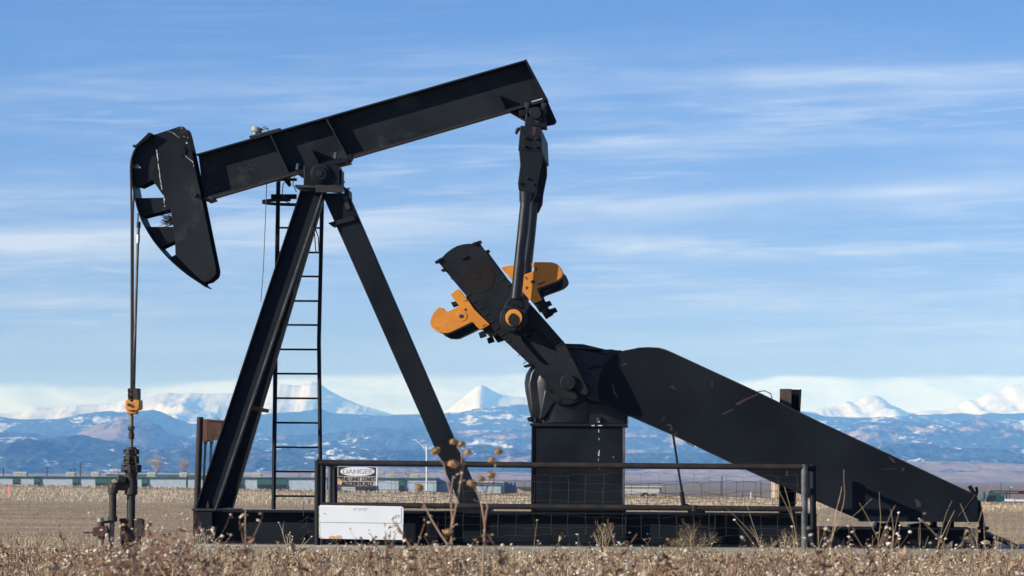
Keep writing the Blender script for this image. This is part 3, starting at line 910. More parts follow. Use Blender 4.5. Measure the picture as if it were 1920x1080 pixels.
PIN = (962.5, 597)
def side(dv):
    """everything on one end of the crankshaft: dv shifts it along the depth axis"""
    far = dv > 0
    def sh(o):
        o.location.y += dv
        return o
    up_ = [(973, 282), (1014, 284), (1014.4, 305.3), (1006.7, 343.4), (1005.2, 361.8), (997.6, 378.5), (980.8, 366.3), (972.2, 356.3), (971, 343.4), (975.3, 309.8)]
    pit = sh(B().pr(up_, -1.07, -.96).ob('pitman_arm', BP, PJ, .008))
    r = B()
    r.tube([P(986.5, 360, -1.03), P(986, 379, -1.03)], [.085, .08], 20)
    r.tube([P(986, 378, -1.03), P(967.5, 560, -1.03)], .068, 20)
    r.ob('pitman_rod', BG, pit)
    for x, y in ((988.5, 334), (975, 343), (1000, 345)):
        B().disc(x, y, -1.10, -1.06, .017, 10, .006).ob('bolt', 'black_glossy', pit)
    lug = B()
    lug.pr([(958, 552), (978, 554), (988, 590), (984, 606), (962, 618), (942, 604), (938, 590), (946, 572)], -1.06, -.97)
    lug.ob('rod_end', BP, pit, .012)
    hs = B().disc(*PIN, -1.09, -.86, .170, 36, .02).ob('bearing_housing', 'black_worn', pit)
    hs.scale = (1, 1, 1)
    B().disc(*PIN, -1.105, -1.08, .128, 32, .01).ob('bearing_ring', 'black_worn', pit)
    B().disc(963.5, 595.5, -1.12, -1.10, .103, 32, .006).ob('pin_cap', 'yellow_paint', pit)
    cap = []
    for i in range(22):
        a = 2 * math.pi * i / 22
        rr = 10.6 + random.uniform(-1.1, .9) + (2.2 if .4 < a < 2.6 else 0)
        cap.append((963 + rr * math.cos(a), 598.3 + rr * math.sin(a)))
    B().pr(cap, -1.126, -1.115).ob('grease_patch', 'black_worn', pit)
    B().disc(961.5, 594.5, -1.13, -1.12, .010, 8).ob('grease_fitting', 'cable', pit)
    for x, y in ((946, 581), (983, 583), (963, 616)):
        B().disc(x, y, -1.105, -1.08, .026, 6).ob('bolt', 'black_worn', pit)

    # crank arm: front skin with its slot, back skin, rounded outer end
    out = [(821.7, 491.7), (828, 483), (837, 474), (846.7, 466.7), (857, 461), (868, 458), (880, 456.8), (890, 457), (898, 453.5), (903, 461), (936.7, 506.7), (996, 572), (1058, 643), (1082, 688), (1103, 732), (1101.5, 739), (1097, 740.5), (1090, 738), (1080, 727), (1073.5, 725.5), (1074, 731), (1083, 742), (1082.5, 747.5), (1077, 750.5), (1069, 748), (1063, 748), (1047, 740), (1020, 713), (993, 683), (923, 617), (880, 562)]
    slot = []
    c0, c1_ = (998, 632), (1029, 667)
    ang = math.atan2(c1_[1] - c0[1], c1_[0] - c0[0])
    for i in range(13):
        a = ang + R(90) + math.pi * i / 12
        slot.append((c0[0] + 20 * math.cos(a), c0[1] + 17 * math.sin(a)))
    for i in range(13):
        a = ang - R(90) + math.pi * i / 12
        slot.append((c1_[0] + 20 * math.cos(a), c1_[1] + 17 * math.sin(a)))
    hole = [(989 + 7 * math.cos(i * math.pi / 6) , 628 + 5 * math.sin(i * math.pi / 6)) for i in range(12)]
    ck = B()
    ck.pr(out, -.85, -.79, [slot])
    lo = [P(x, y, -.85) for x, y in out]
    ho = [P(x, y, -.85) for x, y in hole]
    for p in lo + ho:
        p.y = -.79
    ck.ext(lo, (0, .16, 0), [ho])
    crank = sh(ck.ob('crank_arm', 'black_worn', PJ, .006))
    for (x0, y0, x1, y1) in ((280, 405, 305, 392), (312, 440, 335, 430), (345, 475, 370, 465), (380, 515, 403, 501), (410, 555, 436, 541), (442, 590, 466, 577), (472, 628, 498, 613), (505, 665, 532, 651), (540, 698, 562, 688), (570, 740, 592, 729), (600, 785, 625, 770), (475, 312, 503, 300), (512, 345, 538, 335), (590, 412, 608, 404), (768, 640, 800, 627), (797, 680, 830, 664)):
        a = (780 + x0 / 3, 420 + y0 / 3)
        c = (780 + x1 / 3, 420 + y1 / 3)
        B().pr([a, c, (c[0] + .5, c[1] + 1.3), (a[0] + .5, a[1] + 1.3)], -.862, -.85).ob('scale_mark', 'steel_dark', crank)
    B().pr([(862, 482), (874, 478), (877, 481.5), (865, 486.5)], -.875, -.85).ob('lifting_tab', 'black_worn', crank, .002)
    B().disc(899, 521, -.8545, -.85, .19, 36, .002).ob('cast_boss', 'boss_rust', crank)
    B().disc(893, 518, -.858, -.85, .05, 24, .002).ob('cast_boss', 'black_worn', crank)
    for q in ([(814.5, 491), (826, 483), (828, 486), (817, 494)], [(885, 455.5), (901, 450.5), (903, 454), (888, 459)], [(826, 506), (832, 503), (834, 507), (829, 509)], [(980, 686), (994, 681), (996, 686), (984, 689)]):
        B().pr(q, -.88, -.68).ob('end_stop', 'black_worn', crank, .002)
    B().disc(1065, 717, -.90, -.5, .098, 28, .01).ob('crankshaft', 'black_worn', crank)
    B().disc(1065, 717, -.904, -.89, .012, 8).ob('shaft_centre', 'cable', crank)

    def zc(pts, ox, oy, s):
        return [(ox + x / s, oy + y / s) for x, y in pts]
    wl = zc([(380, 392), (340, 412), (285, 462), (390, 595), (330, 625), (260, 660), (228, 658), (205, 640), (190, 618), (150, 610), (110, 645), (75, 690), (42, 780), (55, 840), (100, 885), (150, 910), (220, 917), (270, 910), (400, 850), (530, 785), (555, 790), (585, 830), (620, 865), (650, 870), (745, 820), (735, 800), (665, 735), (640, 710), (560, 630), (500, 540)], 800, 480, 6.35)
    hl = zc([(415 + 28 * math.cos(i * math.pi / 8), 718 + 25 * math.sin(i * math.pi / 8)) for i in range(16)], 800, 480, 6.35)
    wr = zc([(65, 155), (80, 140), (140, 125), (215, 115), (260, 140), (345, 240), (430, 210), (475, 185), (482, 165), (470, 145), (447, 105), (455, 90), (490, 76), (690, 78), (730, 85), (770, 100), (815, 140), (840, 190), (848, 230), (830, 270), (780, 310), (720, 335), (540, 400), (515, 420), (548, 490), (580, 555), (480, 600), (400, 525), (300, 410), (205, 300)], 930, 480, 6.747)
    hr = zc([(468 + 30 * math.cos(i * math.pi / 8), 328 + 24 * math.sin(i * math.pi / 8)) for i in range(16)], 930, 480, 6.747)
    for poly, hl_, edge_ in ((wl, hl, 0), (wr, hr, 1)):
        w = sh(B().pr(poly, -.868, -.835).ob('counterweight', 'black_worn' if far else 'yellow_paint', PJ, .006))
        lo = [P(x, y, -.868) for x, y in poly]
        for p in lo:
            p.y = -.835
        B().ext(lo, (0, .28, 0)).ob('weight_body', 'black_paint' if edge_ == 0 else 'black_worn', w, .01)
        B().pr(hl_, -.8705, -.860).ob('bolt_hole', 'cable', w)
        if edge_ == 0:
            ring = B()
            c = hl_
            mx, my = sum(p[0] for p in c) / 16, sum(p[1] for p in c) / 16
            ring.pr([(mx + (x - mx) * 2.4, my + (y - my) * 2.4) for x, y in c], -.874, -.866)
            B().pr(c, -.8765, -.870).ob('bolt_hole', 'cable', w)
            ring.ob('hole_boss', 'black_worn' if far else 'yellow_paint', w, .003)
            for q, nm in (([(845, 567), (857, 564), (860, 572), (850, 576)], 'bolt'), ([(905, 613), (922, 606), (932, 627), (918, 632)], 'clamp_block'), ([(897, 624), (908, 619), (912, 630), (900, 634)], 'bolt')):
                B().pr(q, -.80, -.66).ob(nm, 'black_worn', w, .005)
            B().pr([(904, 611), (911, 607.5), (911.5, 609), (905, 612.5)], -.871, -.867).ob('stencil_mark', 'letter_black', w)
            B().disc(873, 580.5, -.871, -.867, .017, 10).ob('bolt_hole', 'letter_black', w)
        else:
            for q, nm in (([(1001, 569), (1016, 563), (1027, 577), (1012, 586)], 'clamp_block'), ([(1019, 567), (1031, 563.5), (1035, 571), (1024, 576)], 'bolt')):
                B().pr(q, -.80, -.66).ob(nm, 'black_worn', w, .005)
            for q in ([(985, 518), (989, 522), (988, 525), (984, 520)], [(985.5, 537), (991, 538), (989, 541), (986, 543)], [(1008, 531), (1015, 530), (1022, 526), (1023, 528), (1014, 534), (1009, 535)], [(1004, 500), (1008, 503), (1006, 509), (1004, 507)]):
                B().pr(q, -.871, -.867).ob('chipped_paint', 'letter_black', w)
side(0.0)
side(1.78)

# gearbox on its pedestal
ped = B()
ped.pr([(999, 800), (1170, 800), (1169, 960), (998, 960)], -.42, .42)
pedo = ped.ob('pedestal', BP, PJ, .004)
for q in ([(994, 793.5), (1175, 794.5), (1175, 800), (994, 799)], [(996, 957.5), (1172, 957.5), (1172, 963), (996, 963)]):
    B().pr(q, -.46, .46).ob('pedestal_flange', 'black_worn', pedo, .003)
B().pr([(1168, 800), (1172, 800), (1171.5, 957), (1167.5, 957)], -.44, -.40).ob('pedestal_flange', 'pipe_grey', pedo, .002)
B().pr([(996.5, 799), (1000, 799), (999, 957), (995.5, 957)], -.44, -.40).ob('pedestal_flange', BP, pedo, .002)
pd = B()
for (x, y, a, bb) in ((1122.5, 808, .9, 3), (1123, 823, .8, 2), (1123.5, 847, 1, 3), (1122.5, 852, 1.4, 3), (1122, 862, .7, 2), (1150, 857, .5, 1.5), (1124, 879, .6, 1)):
    pd.pr([(x - a, y - bb), (x + a * .6, y - bb), (x + a, y + bb), (x - a * .5, y + bb)], -.4235, -.4195)
for (x, y, a) in ((1112, 798, 3), (1125, 798, 4), (1123, 791, 1.5)):
    pd.pr([(x - a, y - 1), (x + a, y - 1.2), (x + a, y + 1), (x - a, y + .8)], -.4635, -.4595)
pd.ob('paint_drip', 'white_drip', pedo, smooth=False)
gb = B()
gb.pr([(1058, 648), (1093, 650), (1133, 660), (1166, 663), (1178, 690), (1176, 794.5), (1000, 794.5), (994, 763), (990, 720), (994, 700), (1006, 684), (1030, 660)], -.38, .42)
gbo = gb.ob('gearbox', BG, PJ, .05)
B().pr([(1056, 644), (1093, 645), (1135, 655), (1167, 657), (1167, 664), (1134, 665), (1092, 656), (1054, 654)], -.40, .44).ob('gearbox_lid', BG, gbo, .012)
bul = B()
lv_, nb = [], 40
prof_ = [(652, 1046, .20), (658, 1030, .28), (668, 1014, .34), (680, 1002, .38), (692, 992, .40), (703, 985.5, .41), (718, 982.7, .42), (735, 984.5, .42), (752, 988, .42), (768, 991, .42), (782, 994.5, .42), (793, 997, .42)]
for (y_, xl, bv) in prof_:
    c_ = P(1062, y_, -.02)
    a_ = c_.x - P(xl, y_, -.10).x
    for k in range(nb):
        q_ = 2 * math.pi * k / nb
        cq, sq = math.cos(q_), math.sin(q_)
        cq = math.copysign(abs(cq) ** .75, cq)
        sq = math.copysign(abs(sq) ** .75, sq)
        lv_.append(Vector((c_.x + a_ * cq, c_.y + bv * sq, c_.z)))
fs_ = [(r_ * nb + k, r_ * nb + (k + 1) % nb, (r_ + 1) * nb + (k + 1) % nb, (r_ + 1) * nb + k) for r_ in range(len(prof_) - 1) for k in range(nb)]
fs_ += [tuple(range(nb)), tuple((len(prof_) - 1) * nb + k for k in range(nb))]
bul.add(lv_, fs_)
bul.ob('cast_bulge', BG, gbo)
rb_ = B()
rb_.tube([P(1008, 688, -.30), P(997, 703, -.33), P(993.5, 722, -.34), P(997, 750, -.34), P(1003, 788, -.34)], [.02, .03, .034, .03, .02], 12)
rb_.ob('cast_rib', BG, gbo)
B().pr([(1024, 712), (1034, 704), (1044, 748), (1020, 786), (1010, 788)], -.455, -.40).ob('cast_web', BG, gbo, .02)
B().disc(1065, 717, -.53, -.34, .30, 36, .03).ob('bearing_housing', BG, gbo)
for i in range(10):
    a = R(36 * i + 10)
    B().disc(1065 + 38 * math.cos(a), 717 + 38 * math.sin(a), -.55, -.52, .018, 6).ob('bolt', 'black_worn', gbo)
B().disc(1122, 722, -.46, -.34, .24, 32, .03).ob('bearing_housing', BG, gbo)
for x in (1002, 1064.5, 1123):
    p = P(x, 792, -.40)
    B().tube([p, p + Vector((0, 0, .06))], .03, 6).ob('anchor_bolt', 'steel_dark', gbo)
B().pr([(988, 783), (996, 781), (997, 791), (990, 790)], -.44, -.3).ob('drain_plug', 'black_worn', gbo, .004)
B().tube([P(1146, 655, 0), P(1146, 658, 0)], .03, 8).ob('breather', BP, gbo)

# belt guard
gl = [(1122.5, 742), (1122, 722), (1126, 702), (1135, 683), (1150, 667), (1170, 657), (1195, 652.5), (1215, 651.5), (1235, 652.5), (1248, 656), (1262, 662), (1420, 735), (1540, 793), (1680, 858), (1827, 927), (1833, 933), (1835, 942), (1834, 977), (1616, 976), (1528, 938), (1457, 907), (1380, 872), (1267, 818), (1180, 780), (1150, 766), (1128, 755)]
guard = B().pr(gl, -.50, -.02).ob('belt_guard', 'guard_paint', PJ, .01)
def scr(poly):
    B().pr(poly, -.5035, -.4985).ob('bare_patch', 'red_primer', guard, smooth=False)
scr([(1165, 684), (1175, 679), (1177, 681), (1170, 686)])
scr([(1253, 728), (1260, 722), (1268, 730), (1265, 731), (1259, 725)])
scr([(1378, 757), (1400, 746), (1424, 737), (1424, 739), (1402, 749), (1384, 760)])
scr([(1353, 776), (1374, 766), (1376, 767.5), (1356, 778)])
scr([(1248, 796), (1258, 795), (1262, 806), (1256, 808), (1258, 800)])
scr([(1665, 855), (1672, 858), (1680, 868), (1674, 867)])
scr([(1690, 880), (1695, 876), (1696, 880), (1692, 884)])
scr([(1715, 937), (1721, 936), (1727, 944), (1726, 950), (1719, 951)])
scr([(1474, 884), (1477, 881), (1478, 890), (1473, 895)])
scr([(1263, 812), (1268, 811), (1270, 815), (1265, 816)])
scr([(1334, 714), (1336, 714), (1336, 728), (1334, 726)])
scr([(1240, 790), (1247, 778), (1248, 779), (1242, 791)])
scr([(1652, 880), (1678, 878), (1678, 879), (1654, 881)])
scr([(1585, 945), (1589, 944), (1588, 946.5)])
ar = B()
for i in range(10):
    a0, a1 = R(200 - i * 7), R(200 - (i + 1) * 7)
    pass
ar.pr([(1148, 722), (1149.5, 721), (1153, 735), (1160, 748), (1159, 748), (1151, 736)], -.5035, -.4985)
ar.ob('scrape', 'pipe_grey', guard)
B().tube([P(1404, 744, -.49), P(1418, 735, -.45), P(1434, 732.5, -.42), P(1445, 738, -.40), P(1448, 748, -.40)], .006, 6).ob('wire_loop', 'cable', guard)
B().tube([P(1829, 928, -.505), P(1812, 950, -.51), P(1797, 968, -.508)], .0035, 5).ob('thin_cable', 'wire', guard)
B().pr([(1612, 975), (1834, 976.5), (1834, 979), (1614, 978)], -.51, .0).ob('bottom_edge', 'black_worn', guard)
for nm_, pl_ in (('top_edge', gl[6:16]), ('lower_edge', gl[20:27])):
    B().tube([P(x, y, -.502) for x, y in pl_], .0055, 6).ob(nm_, 'edge_rust', guard)
# motor post and items between guard and skid
mp = B()
mp.ibeam(P(1463, 729, .12), P(1461, 962, .12), P(1503, 730, .12), P(1491, 962, .12), .30, .02, .02)
mpo = mp.ob('motor_post', BP, PJ, .003)
B().pr([(1462, 729), (1484, 729), (1484, 772), (1462, 772)], .10, .13).ob('post_plate', 'flange_rust', mpo, .003)
B().pr([(1505, 900), (1512, 900), (1511, 962), (1504, 962)], .3, .45).ob('post_plate', BP, mpo)
us = B()
us.pr([(1641, 988), (1646, 979), (1660, 982), (1684, 976), (1690, 984), (1694, 990), (1641, 990)], -.4, .3)
us.pr([(1706, 990), (1708, 984), (1722, 982), (1735, 980), (1742, 985), (1757, 986), (1760, 990)], -.35, .3)
us.ob('slide_rail', BP, base_o, .004)
for x0, x1 in ((1749, 1757), (1772, 1789)):
    B().pr([(x0, 976), (x1, 976), (x1, 992), (x0, 992)], -.3, .2).ob('guard_bracket', BP, base_o, .003)
# brake rod and lever
br = B()
br.tube([P(1262, 815, -.3), P(1270, 868, -.3), P(1279, 925, -.3)], .014, 8)
br.tube([P(1278, 922, -.3), P(1282, 948, -.3)], .028, 8)
br.pr([(1279, 946), (1286, 944), (1308, 951), (1322, 957), (1322, 962), (1279, 950)], -.34, -.28)
br.pr([(1290, 954), (1316, 954), (1318, 966), (1288, 966)], -.38, -.2)
br.ob('brake_rod', BP, PJ)
B().tube([P(1286, 829, -.2), P(1302, 838, -.2)], .006, 5).ob('stub_wire', 'cable', guard)
lv = B()
lv.tube([P(1817.5, 911, -.35), P(1823, 920, -.35), P(1829, 930, -.35)], .026, 8)
lv.tube([P(1830.5, 913, -.3), P(1832, 921, -.3), P(1829.5, 931, -.3)], .018, 8)
lv.tube([P(1834, 938, -.3), P(1839, 972, -.3), P(1845, 1000, -.3)], [.025, .04, .035], 8)
lv.tube([P(1832, 990, -.4), P(1854, 990.5, -.4)], .02, 8)
lv.ob('brake_lever', BP, PJ)
hk = B()
for i in range(20):
    a0, a1 = 2 * math.pi * i / 20, 2 * math.pi * (i + 1) / 20
    hk.tube([P(1848 + 14 * math.cos(a0), 1017 + 9 * math.sin(a0), -.3), P(1848 + 14 * math.cos(a1), 1017 + 9 * math.sin(a1), -.3)], .03, 8, False)
hk.tube([P(1834, 1003, -.3), P(1850, 1003, -.3)], .035, 8)
hk.ob('tow_ring', BP, base_o)
gp = jack_thing('steel_bar', 'dark steel bar leaning from the skid end down to the ground', 'bar')
B().tube([P(1849, 1002, -.45), P(1880, 1013, -.5), P(1913, 1029, -.6)], .032, 10).ob('bar', 'steel_dark', gp)
B().tube([P(1843, 1001, -.45), P(1856, 1006, -.45)], .05, 10).ob('bar_collar', 'steel_dark', gp)

# ------------------------------------------------------------------ bridle: ropes, carrier and polished rod
BR = jack_thing('bridle', 'twin wire ropes hung from the horsehead with an orange clamp on the rod', 'bridle')
def over(v, r0, npts, end):
    pts = []
    for p in sp_[1:npts]:
        d = Vector((p.x, v, p.z))
        pts.append(d + Vector((-.022, 0, 0)))
    return pts + end
for v, x in ((-.16, 246.6), (.16, 249.2)):
    up_pts = [q for q in over(v, 0, 13, [])]
    e = P(x, 400, v), P(x, 600, v * .7), P(x - .5, 738, v * .4)
    B().tube(up_pts + list(e), .0135, 10).ob('wire_rope', 'rope', BR)
rd = B()
rd.tube([P(258.5, 400, -.05), P(258, 418, -.05)], .012, 8)
rd.tube([P(259, 436, -.05), P(254, 600, -.05), P(251, 736, -.05)], .018, 10)
rdo = rd.ob('hanger_rod', 'rod_steel', BR)
B().tube([P(260, 416, -.05), P(259.8, 427, -.05)], .026, 10).ob('coupling', 'pipe_rust', rdo)
B().tube([P(259.8, 427, -.05), P(259, 440, -.05)], .02, 10).ob('coupling', 'rod_steel', rdo)
B().tube([P(259.3, 440, -.05), P(258.6, 456, -.05)], .023, 10).ob('coupling', 'bright_steel', rdo)
car = B()
car.pr([(250, 728), (259, 728), (259, 752), (250, 752)], -.08, .14)
car.pr([(240, 734), (251, 734), (251, 752), (240, 752)], -.04, .1)
caro = car.ob('carrier_bar', 'wellhead_dirt', BR, .006)
for y in (732, 741):
    B().tube([P(240, y, -.06), P(249, y, -.06)], .027, 8).ob('bolt', 'wellhead_dirt', caro)
cl = B()
cl.pr([(234.5, 750), (244, 749), (246, 753), (250, 753), (252, 749), (262, 750), (262, 765), (259, 769), (237, 769), (234.5, 766)], -.13, .13)
cl.pr([(236.5, 768), (256.5, 768), (256, 776.5), (237, 776.5)], -.09, .09)
clo = cl.ob('rod_clamp', 'orange_clamp', BR, .012)
B().disc(241, 759, -.16, -.12, .02, 6).ob('bolt', 'wellhead_dirt', clo)
B().tube([P(247, 776, 0), P(246, 845, 0)], .024, 14).ob('polished_rod', 'rod_steel', BR)
sc2 = B()
c = P(246.2, 812, 0)
sc2.lathe((c.x, c.y), [(c.z - .075, .028), (c.z - .07, .038), (c.z + .0, .038), (c.z + .005, .030), (c.z + .05, .030), (c.z + .055, .042), (c.z + .085, .042)], 14)
sc2.tube([P(240, 805, -.03), P(252, 805, -.03)], .012, 6)
sc2.ob('rod_collar', 'wellhead_dirt', BR)

# ------------------------------------------------------------------ wellhead
WH = jack_thing('wellhead', 'dark dirty wellhead tree with flanges under the polished rod', 'wellhead')
def prof(cx, v, pts):
    b_ = B()
    pr_ = []
    for y, r in pts:
        p = P(cx, y, v)
        pr_.append((p.z, r * PXM))
    p = P(cx, 900, v)
    b_.lathe((p.x, v), pr_, 22)
    return b_
st = prof(246, 0, [(838, 0), (838.2, 8), (843, 11), (846, 11), (847, 13), (850, 13.5), (852, 11), (856, 10), (858, 12.5), (861, 12.5), (862, 9.5), (864, 10.5), (866, 13.5), (868.5, 13.5), (869.5, 9), (873, 10)])
sto = st.ob('stuffing_box', 'wellhead_dirt', WH)
for y, w in ((847, 15.5), (859.5, 15), (865, 15.5)):
    for a in range(0, 360, 60):
        q = P(246, y, 0)
        d = Vector((math.cos(R(a + 20)), math.sin(R(a + 20)), 0)) * (w - 2.5) * PXM
        B().tube([q + d + Vector((0, 0, -.03)), q + d + Vector((0, 0, .03))], .016, 6).ob('bolt', 'wellhead_dirt', sto)
fl = prof(246, 0, [(870, 9), (871, 12), (874, 14), (875, 18), (881, 18), (882, 14), (886, 12.5), (893, 11), (896, 10), (898, 10.5), (900, 12), (927, 12.5), (928, 9), (930, 8)])
tee = fl.ob('pumping_tee', 'wellhead_dirt', WH)
for a in range(0, 360, 45):
    q = P(246, 878, 0)
    d = Vector((math.cos(R(a)), math.sin(R(a)), 0)) * 16.5 * PXM
    B().tube([q + d + Vector((0, 0, -.05)), q + d + Vector((0, 0, .045))], .020, 6).ob('bolt', 'wellhead_dirt', tee)
prof(246, 0, [(926, 8), (1036, 7.5)]).ob('casing_riser', 'wellhead_dirt', WH)
pl = B()
pl.tube([P(246, 912, -.02), P(226, 911.5, -.06), P(216, 911, -.08)], .055, 14)
pl.tube([P(218, 911, -.08), P(211, 911, -.08)], .072, 14)
pl.tube([P(212, 905, -.08), P(212, 915, -.08), P(211.5, 925, -.08)], .066, 14)
pl.tube([P(211.5, 922, -.08), P(211, 970, -.08)], .047, 14)
pl.tube([P(211, 968, -.08), P(211, 978, -.08)], .060, 12)
pl.tube([P(220, 900, -.08), P(234, 903, -.05)], .065, 12)
plo = pl.ob('flow_line', 'wellhead_dirt', WH)
B().tube([P(205.5, 911, -.12), P(212, 911, -.09)], .040, 12).ob('pipe_plug', 'pale_pipe', plo)
B().pr([(209, 900), (215, 898), (221, 901), (221, 905), (210, 906)], -.16, -.05).ob('valve_bonnet', 'pale_pipe', plo, .008)
B().tube([P(210, 978, -.08), P(207, 1034, -.08)], .037, 12).ob('riser_pipe', 'pale_pipe', plo)
va = B()
va.tube([P(189, 978, -.2), P(190, 1005, -.2)], .045, 14)
va.pr([(174, 989), (200, 986), (202, 998), (196, 1006), (174, 1006)], -.28, -.14)
va.tube([P(156, 999, -.22), P(176, 998, -.22)], .012, 8)
vao = va.ob('ball_valve', 'red_valve', WH, .006)
B().tube([P(188, 971, -.2), P(189, 981, -.2)], .042, 14).ob('valve_cap', 'conduit', vao)
B().tube([P(190, 1002, -.2), P(190, 1010, -.2)], .044, 14).ob('union', 'steel_dark', vao)
B().tube([P(190, 1008, -.2), P(190, 1036, -.2)], .036, 14).ob('riser_pipe', 'pale_pipe', vao)
B().tube([P(192, 979, -.2), P(212, 978, -.1)], .016, 8).ob('link_pipe', 'wellhead_dirt', WH)
cs = prof(246, .1, [(972, 0), (972.1, 22), (976, 23), (980, 20), (1038, 20)])
cs.ob('casing_head', 'pipe_rust', WH)
B().pr([(252, 974), (267, 974), (267, 1007), (252, 1007)], -.2, .0).ob('side_flange', 'wellhead_dirt', WH, .01)

# rusty control box on its post
CB = jack_thing('control_box', 'rusty electrical box on a dark pipe post behind the leg', 'electrical box')
vv = 1.7
B().tube([P(367, 1030, vv), P(371, 900, vv), P(375.5, 782, vv)], .043, 16).ob('post', 'pipe_rust', CB)
B().pr([(381, 786), (390, 785.5), (389, 827), (380, 828)], vv - .05, vv + .25).ob('box_side', 'rust_side', CB, .003)
cbo = B().pr([(391, 788), (416, 790), (415, 826), (389.5, 825)], vv - .06, vv + .25).ob('box', 'rust_box', CB, .004)
B().pr([(390, 786), (418, 788.5), (418, 791), (390, 788.5)], vv - .08, vv + .26).ob('box_lid', 'rust_box', cbo)
B().tube([P(402, 784, vv), P(405, 782, vv), P(409, 786, vv), P(413, 788, vv)], .008, 6).ob('bent_strap', 'conduit', cbo)
for x in (385.5, 396.5):
    B().tube([P(x, 827, vv + .05), P(x - 3, 890, vv + .05), P(x - 7, 1030, vv + .05)], .017, 10).ob('conduit', 'conduit', CB)
    B().tube([P(x, 826, vv + .05), P(x, 833, vv + .05)], .025, 10).ob('conduit_fitting', 'conduit', CB)

# ------------------------------------------------------------------ pipe fence and signs
vq = -1.22
FE = jack_thing('pipe_fence', 'dark rusty pipe guard rail with sagging wire mesh before the cranks', 'fence')
B().tube([P(598, 867.5, vq), P(1000, 872, vq), P(1510, 876, vq)], .036, 14).ob('rail', 'pipe_rust', FE)
B().tube([P(602, 946.5, vq), P(1000, 950, vq), P(1508, 954.5, vq)], .033, 14).ob('rail', 'pipe_rust', FE)
B().tube([P(595.5, 863, vq), P(595, 1024, vq)], .036, 14).ob('post', 'black_worn', FE)
B().tube([P(605.5, 864, vq + .35), P(605, 1022, vq + .35)], .036, 14).ob('post', BP, FE)
B().tube([P(619, 876, .25), P(619, 955, .25)], .031, 12).ob('post', 'pipe_grey', FE)
B().tube([P(628, 876, .6), P(628, 956, .6)], .031, 12).ob('post', BP, FE)
B().tube([P(598, 866, vq), P(610, 868, -.4), P(630, 875, .6)], .034, 12).ob('rail', BP, FE)
rp = B().tube([P(1508.5, 871, vq), P(1508.5, 1028, vq)], .040, 14).ob('post', 'pipe_grey', FE)
B().tube([P(1524, 871, -.8), P(1525, 1027, -.8)], .038, 12).ob('post', BP, FE)
B().tube([P(1508, 876, vq), P(1526, 880, -.8)], .034, 12).ob('rail', BP, FE)
B().tube([P(1302, 947, vq), P(1302, 958, vq)], .04, 12).ob('pipe_clamp', 'pipe_rust', FE)
B().tube([P(812.5, 946, vq), P(813.5, 946, vq), P(815, 955, vq)], .012, 6).ob('pipe_clamp', 'pipe_rust', FE)
def mesh_net(v, x0, x1, ytop, rows, dx, seed, r=.0018):
    b_ = B()
    rr = random.Random(seed)
    cols_ = []
    x = x0
    while x <= x1:
        cols_.append(x)
        x += dx * rr.uniform(.93, 1.07)
    ph = [rr.uniform(0, 6) for _ in rows]
    def yy(i, x):
        return rows[i] + 3.0 * math.sin(x / 60.0 + ph[i]) + 1.6 * math.sin(x / 11.0 + ph[i] * 2) + (x - 600) * .004
    for i in range(len(rows)):
        pts = []
        for k, cx in enumerate(cols_):
            pts.append(P(cx + rr.uniform(-1, 1), yy(i, cx), v + rr.uniform(-.01, .01)))
            if k < len(cols_) - 1:
                mx = cx + dx * .5
                pts.append(P(mx, yy(i, mx) - (1.8 if i == 0 else .4), v + rr.uniform(-.01, .01)))
        b_.tube(pts, r, 4)
    for cx in cols_:
        pts = [P(cx + rr.uniform(-1.6, 1.6), yy(i, cx), v + rr.uniform(-.012, .012)) for i in range(len(rows))]
        b_.tube(pts, r, 4)
    return b_
mesh_net(vq + .05, 634, 1502, 886, (888, 903, 919, 936, 966, 986, 1004), 33, 2, .0014).ob('wire_mesh', 'wire', FE)
mesh_net(1.0, 640, 1500, 905, (903, 921, 929, 941), 33.5, 5, .0022).ob('wire_mesh', 'wire', FE)
lw = B()
for pl in ([(595, 1000), (580, 996), (569, 1005), (563, 1013)], [(580, 996), (574, 985), (563, 991)], [(574, 985), (577, 968), (590, 975), (595, 985)], [(577, 968), (568, 976), (561, 978)], [(569, 968), (569, 944), (588, 932)], [(595, 1008), (585, 1014), (578, 1008)]):
    lw.tube([P(x, y, vq + random.uniform(-.06, .06)) for x, y in pl], .0024, 4)
lw.ob('loose_wire', 'wire', FE)

DS = jack_thing('danger_sign', 'small rusty sign reading DANGER hung under the top rail', 'sign')
v = vq - .055
B().pr([(633.5, 874), (707.5, 877), (706.5, 912), (632.5, 912)], v, v + .006).ob('sign_plate', 'danger_lower', DS)
B().pr([(634.5, 874.8), (705, 877), (704.8, 893), (634, 892.2)], v - .003, v + .001).ob('black_panel', 'danger_black', DS)
B().pr([(638 + 32.2 + 32.2 * math.copysign(abs(math.cos(i * math.pi / 24)) ** .8, math.cos(i * math.pi / 24)), 884.0 + (i * 0) + 8.4 * math.sin(i * math.pi / 24)) for i in range(48)], v - .006, v - .002).ob('white_oval', 'danger_oval', DS)
B().pr([(705.5, 877), (708, 876.5), (707, 911), (705, 911)], v - .004, v + .004).ob('bent_edge', 'white_sign', DS)
B().pr([(632.5, 894), (645, 893), (638, 900), (650, 909), (676, 911), (706, 910.5), (706, 913), (632.5, 913)], v - .0025, v + .001).ob('rust_edge', 'flange_rust', DS)
B().pr([(633, 897), (641, 900), (643, 905), (639, 909), (632.5, 907)], v - .0027, v + .001).ob('rust_edge', 'rust_stain', DS)
text('letters', 'DANGER', .085, 'letter_faded', DS, P(670, 884.2, v - .008), .365)
text('letters', 'THIS UNIT STARTS', .066, 'letter_black', DS, P(671, 898.4, v - .004), .445)
text('letters', 'AUTOMATICALLY', .066, 'letter_black', DS, P(669.5, 906.8, v - .004), .385)

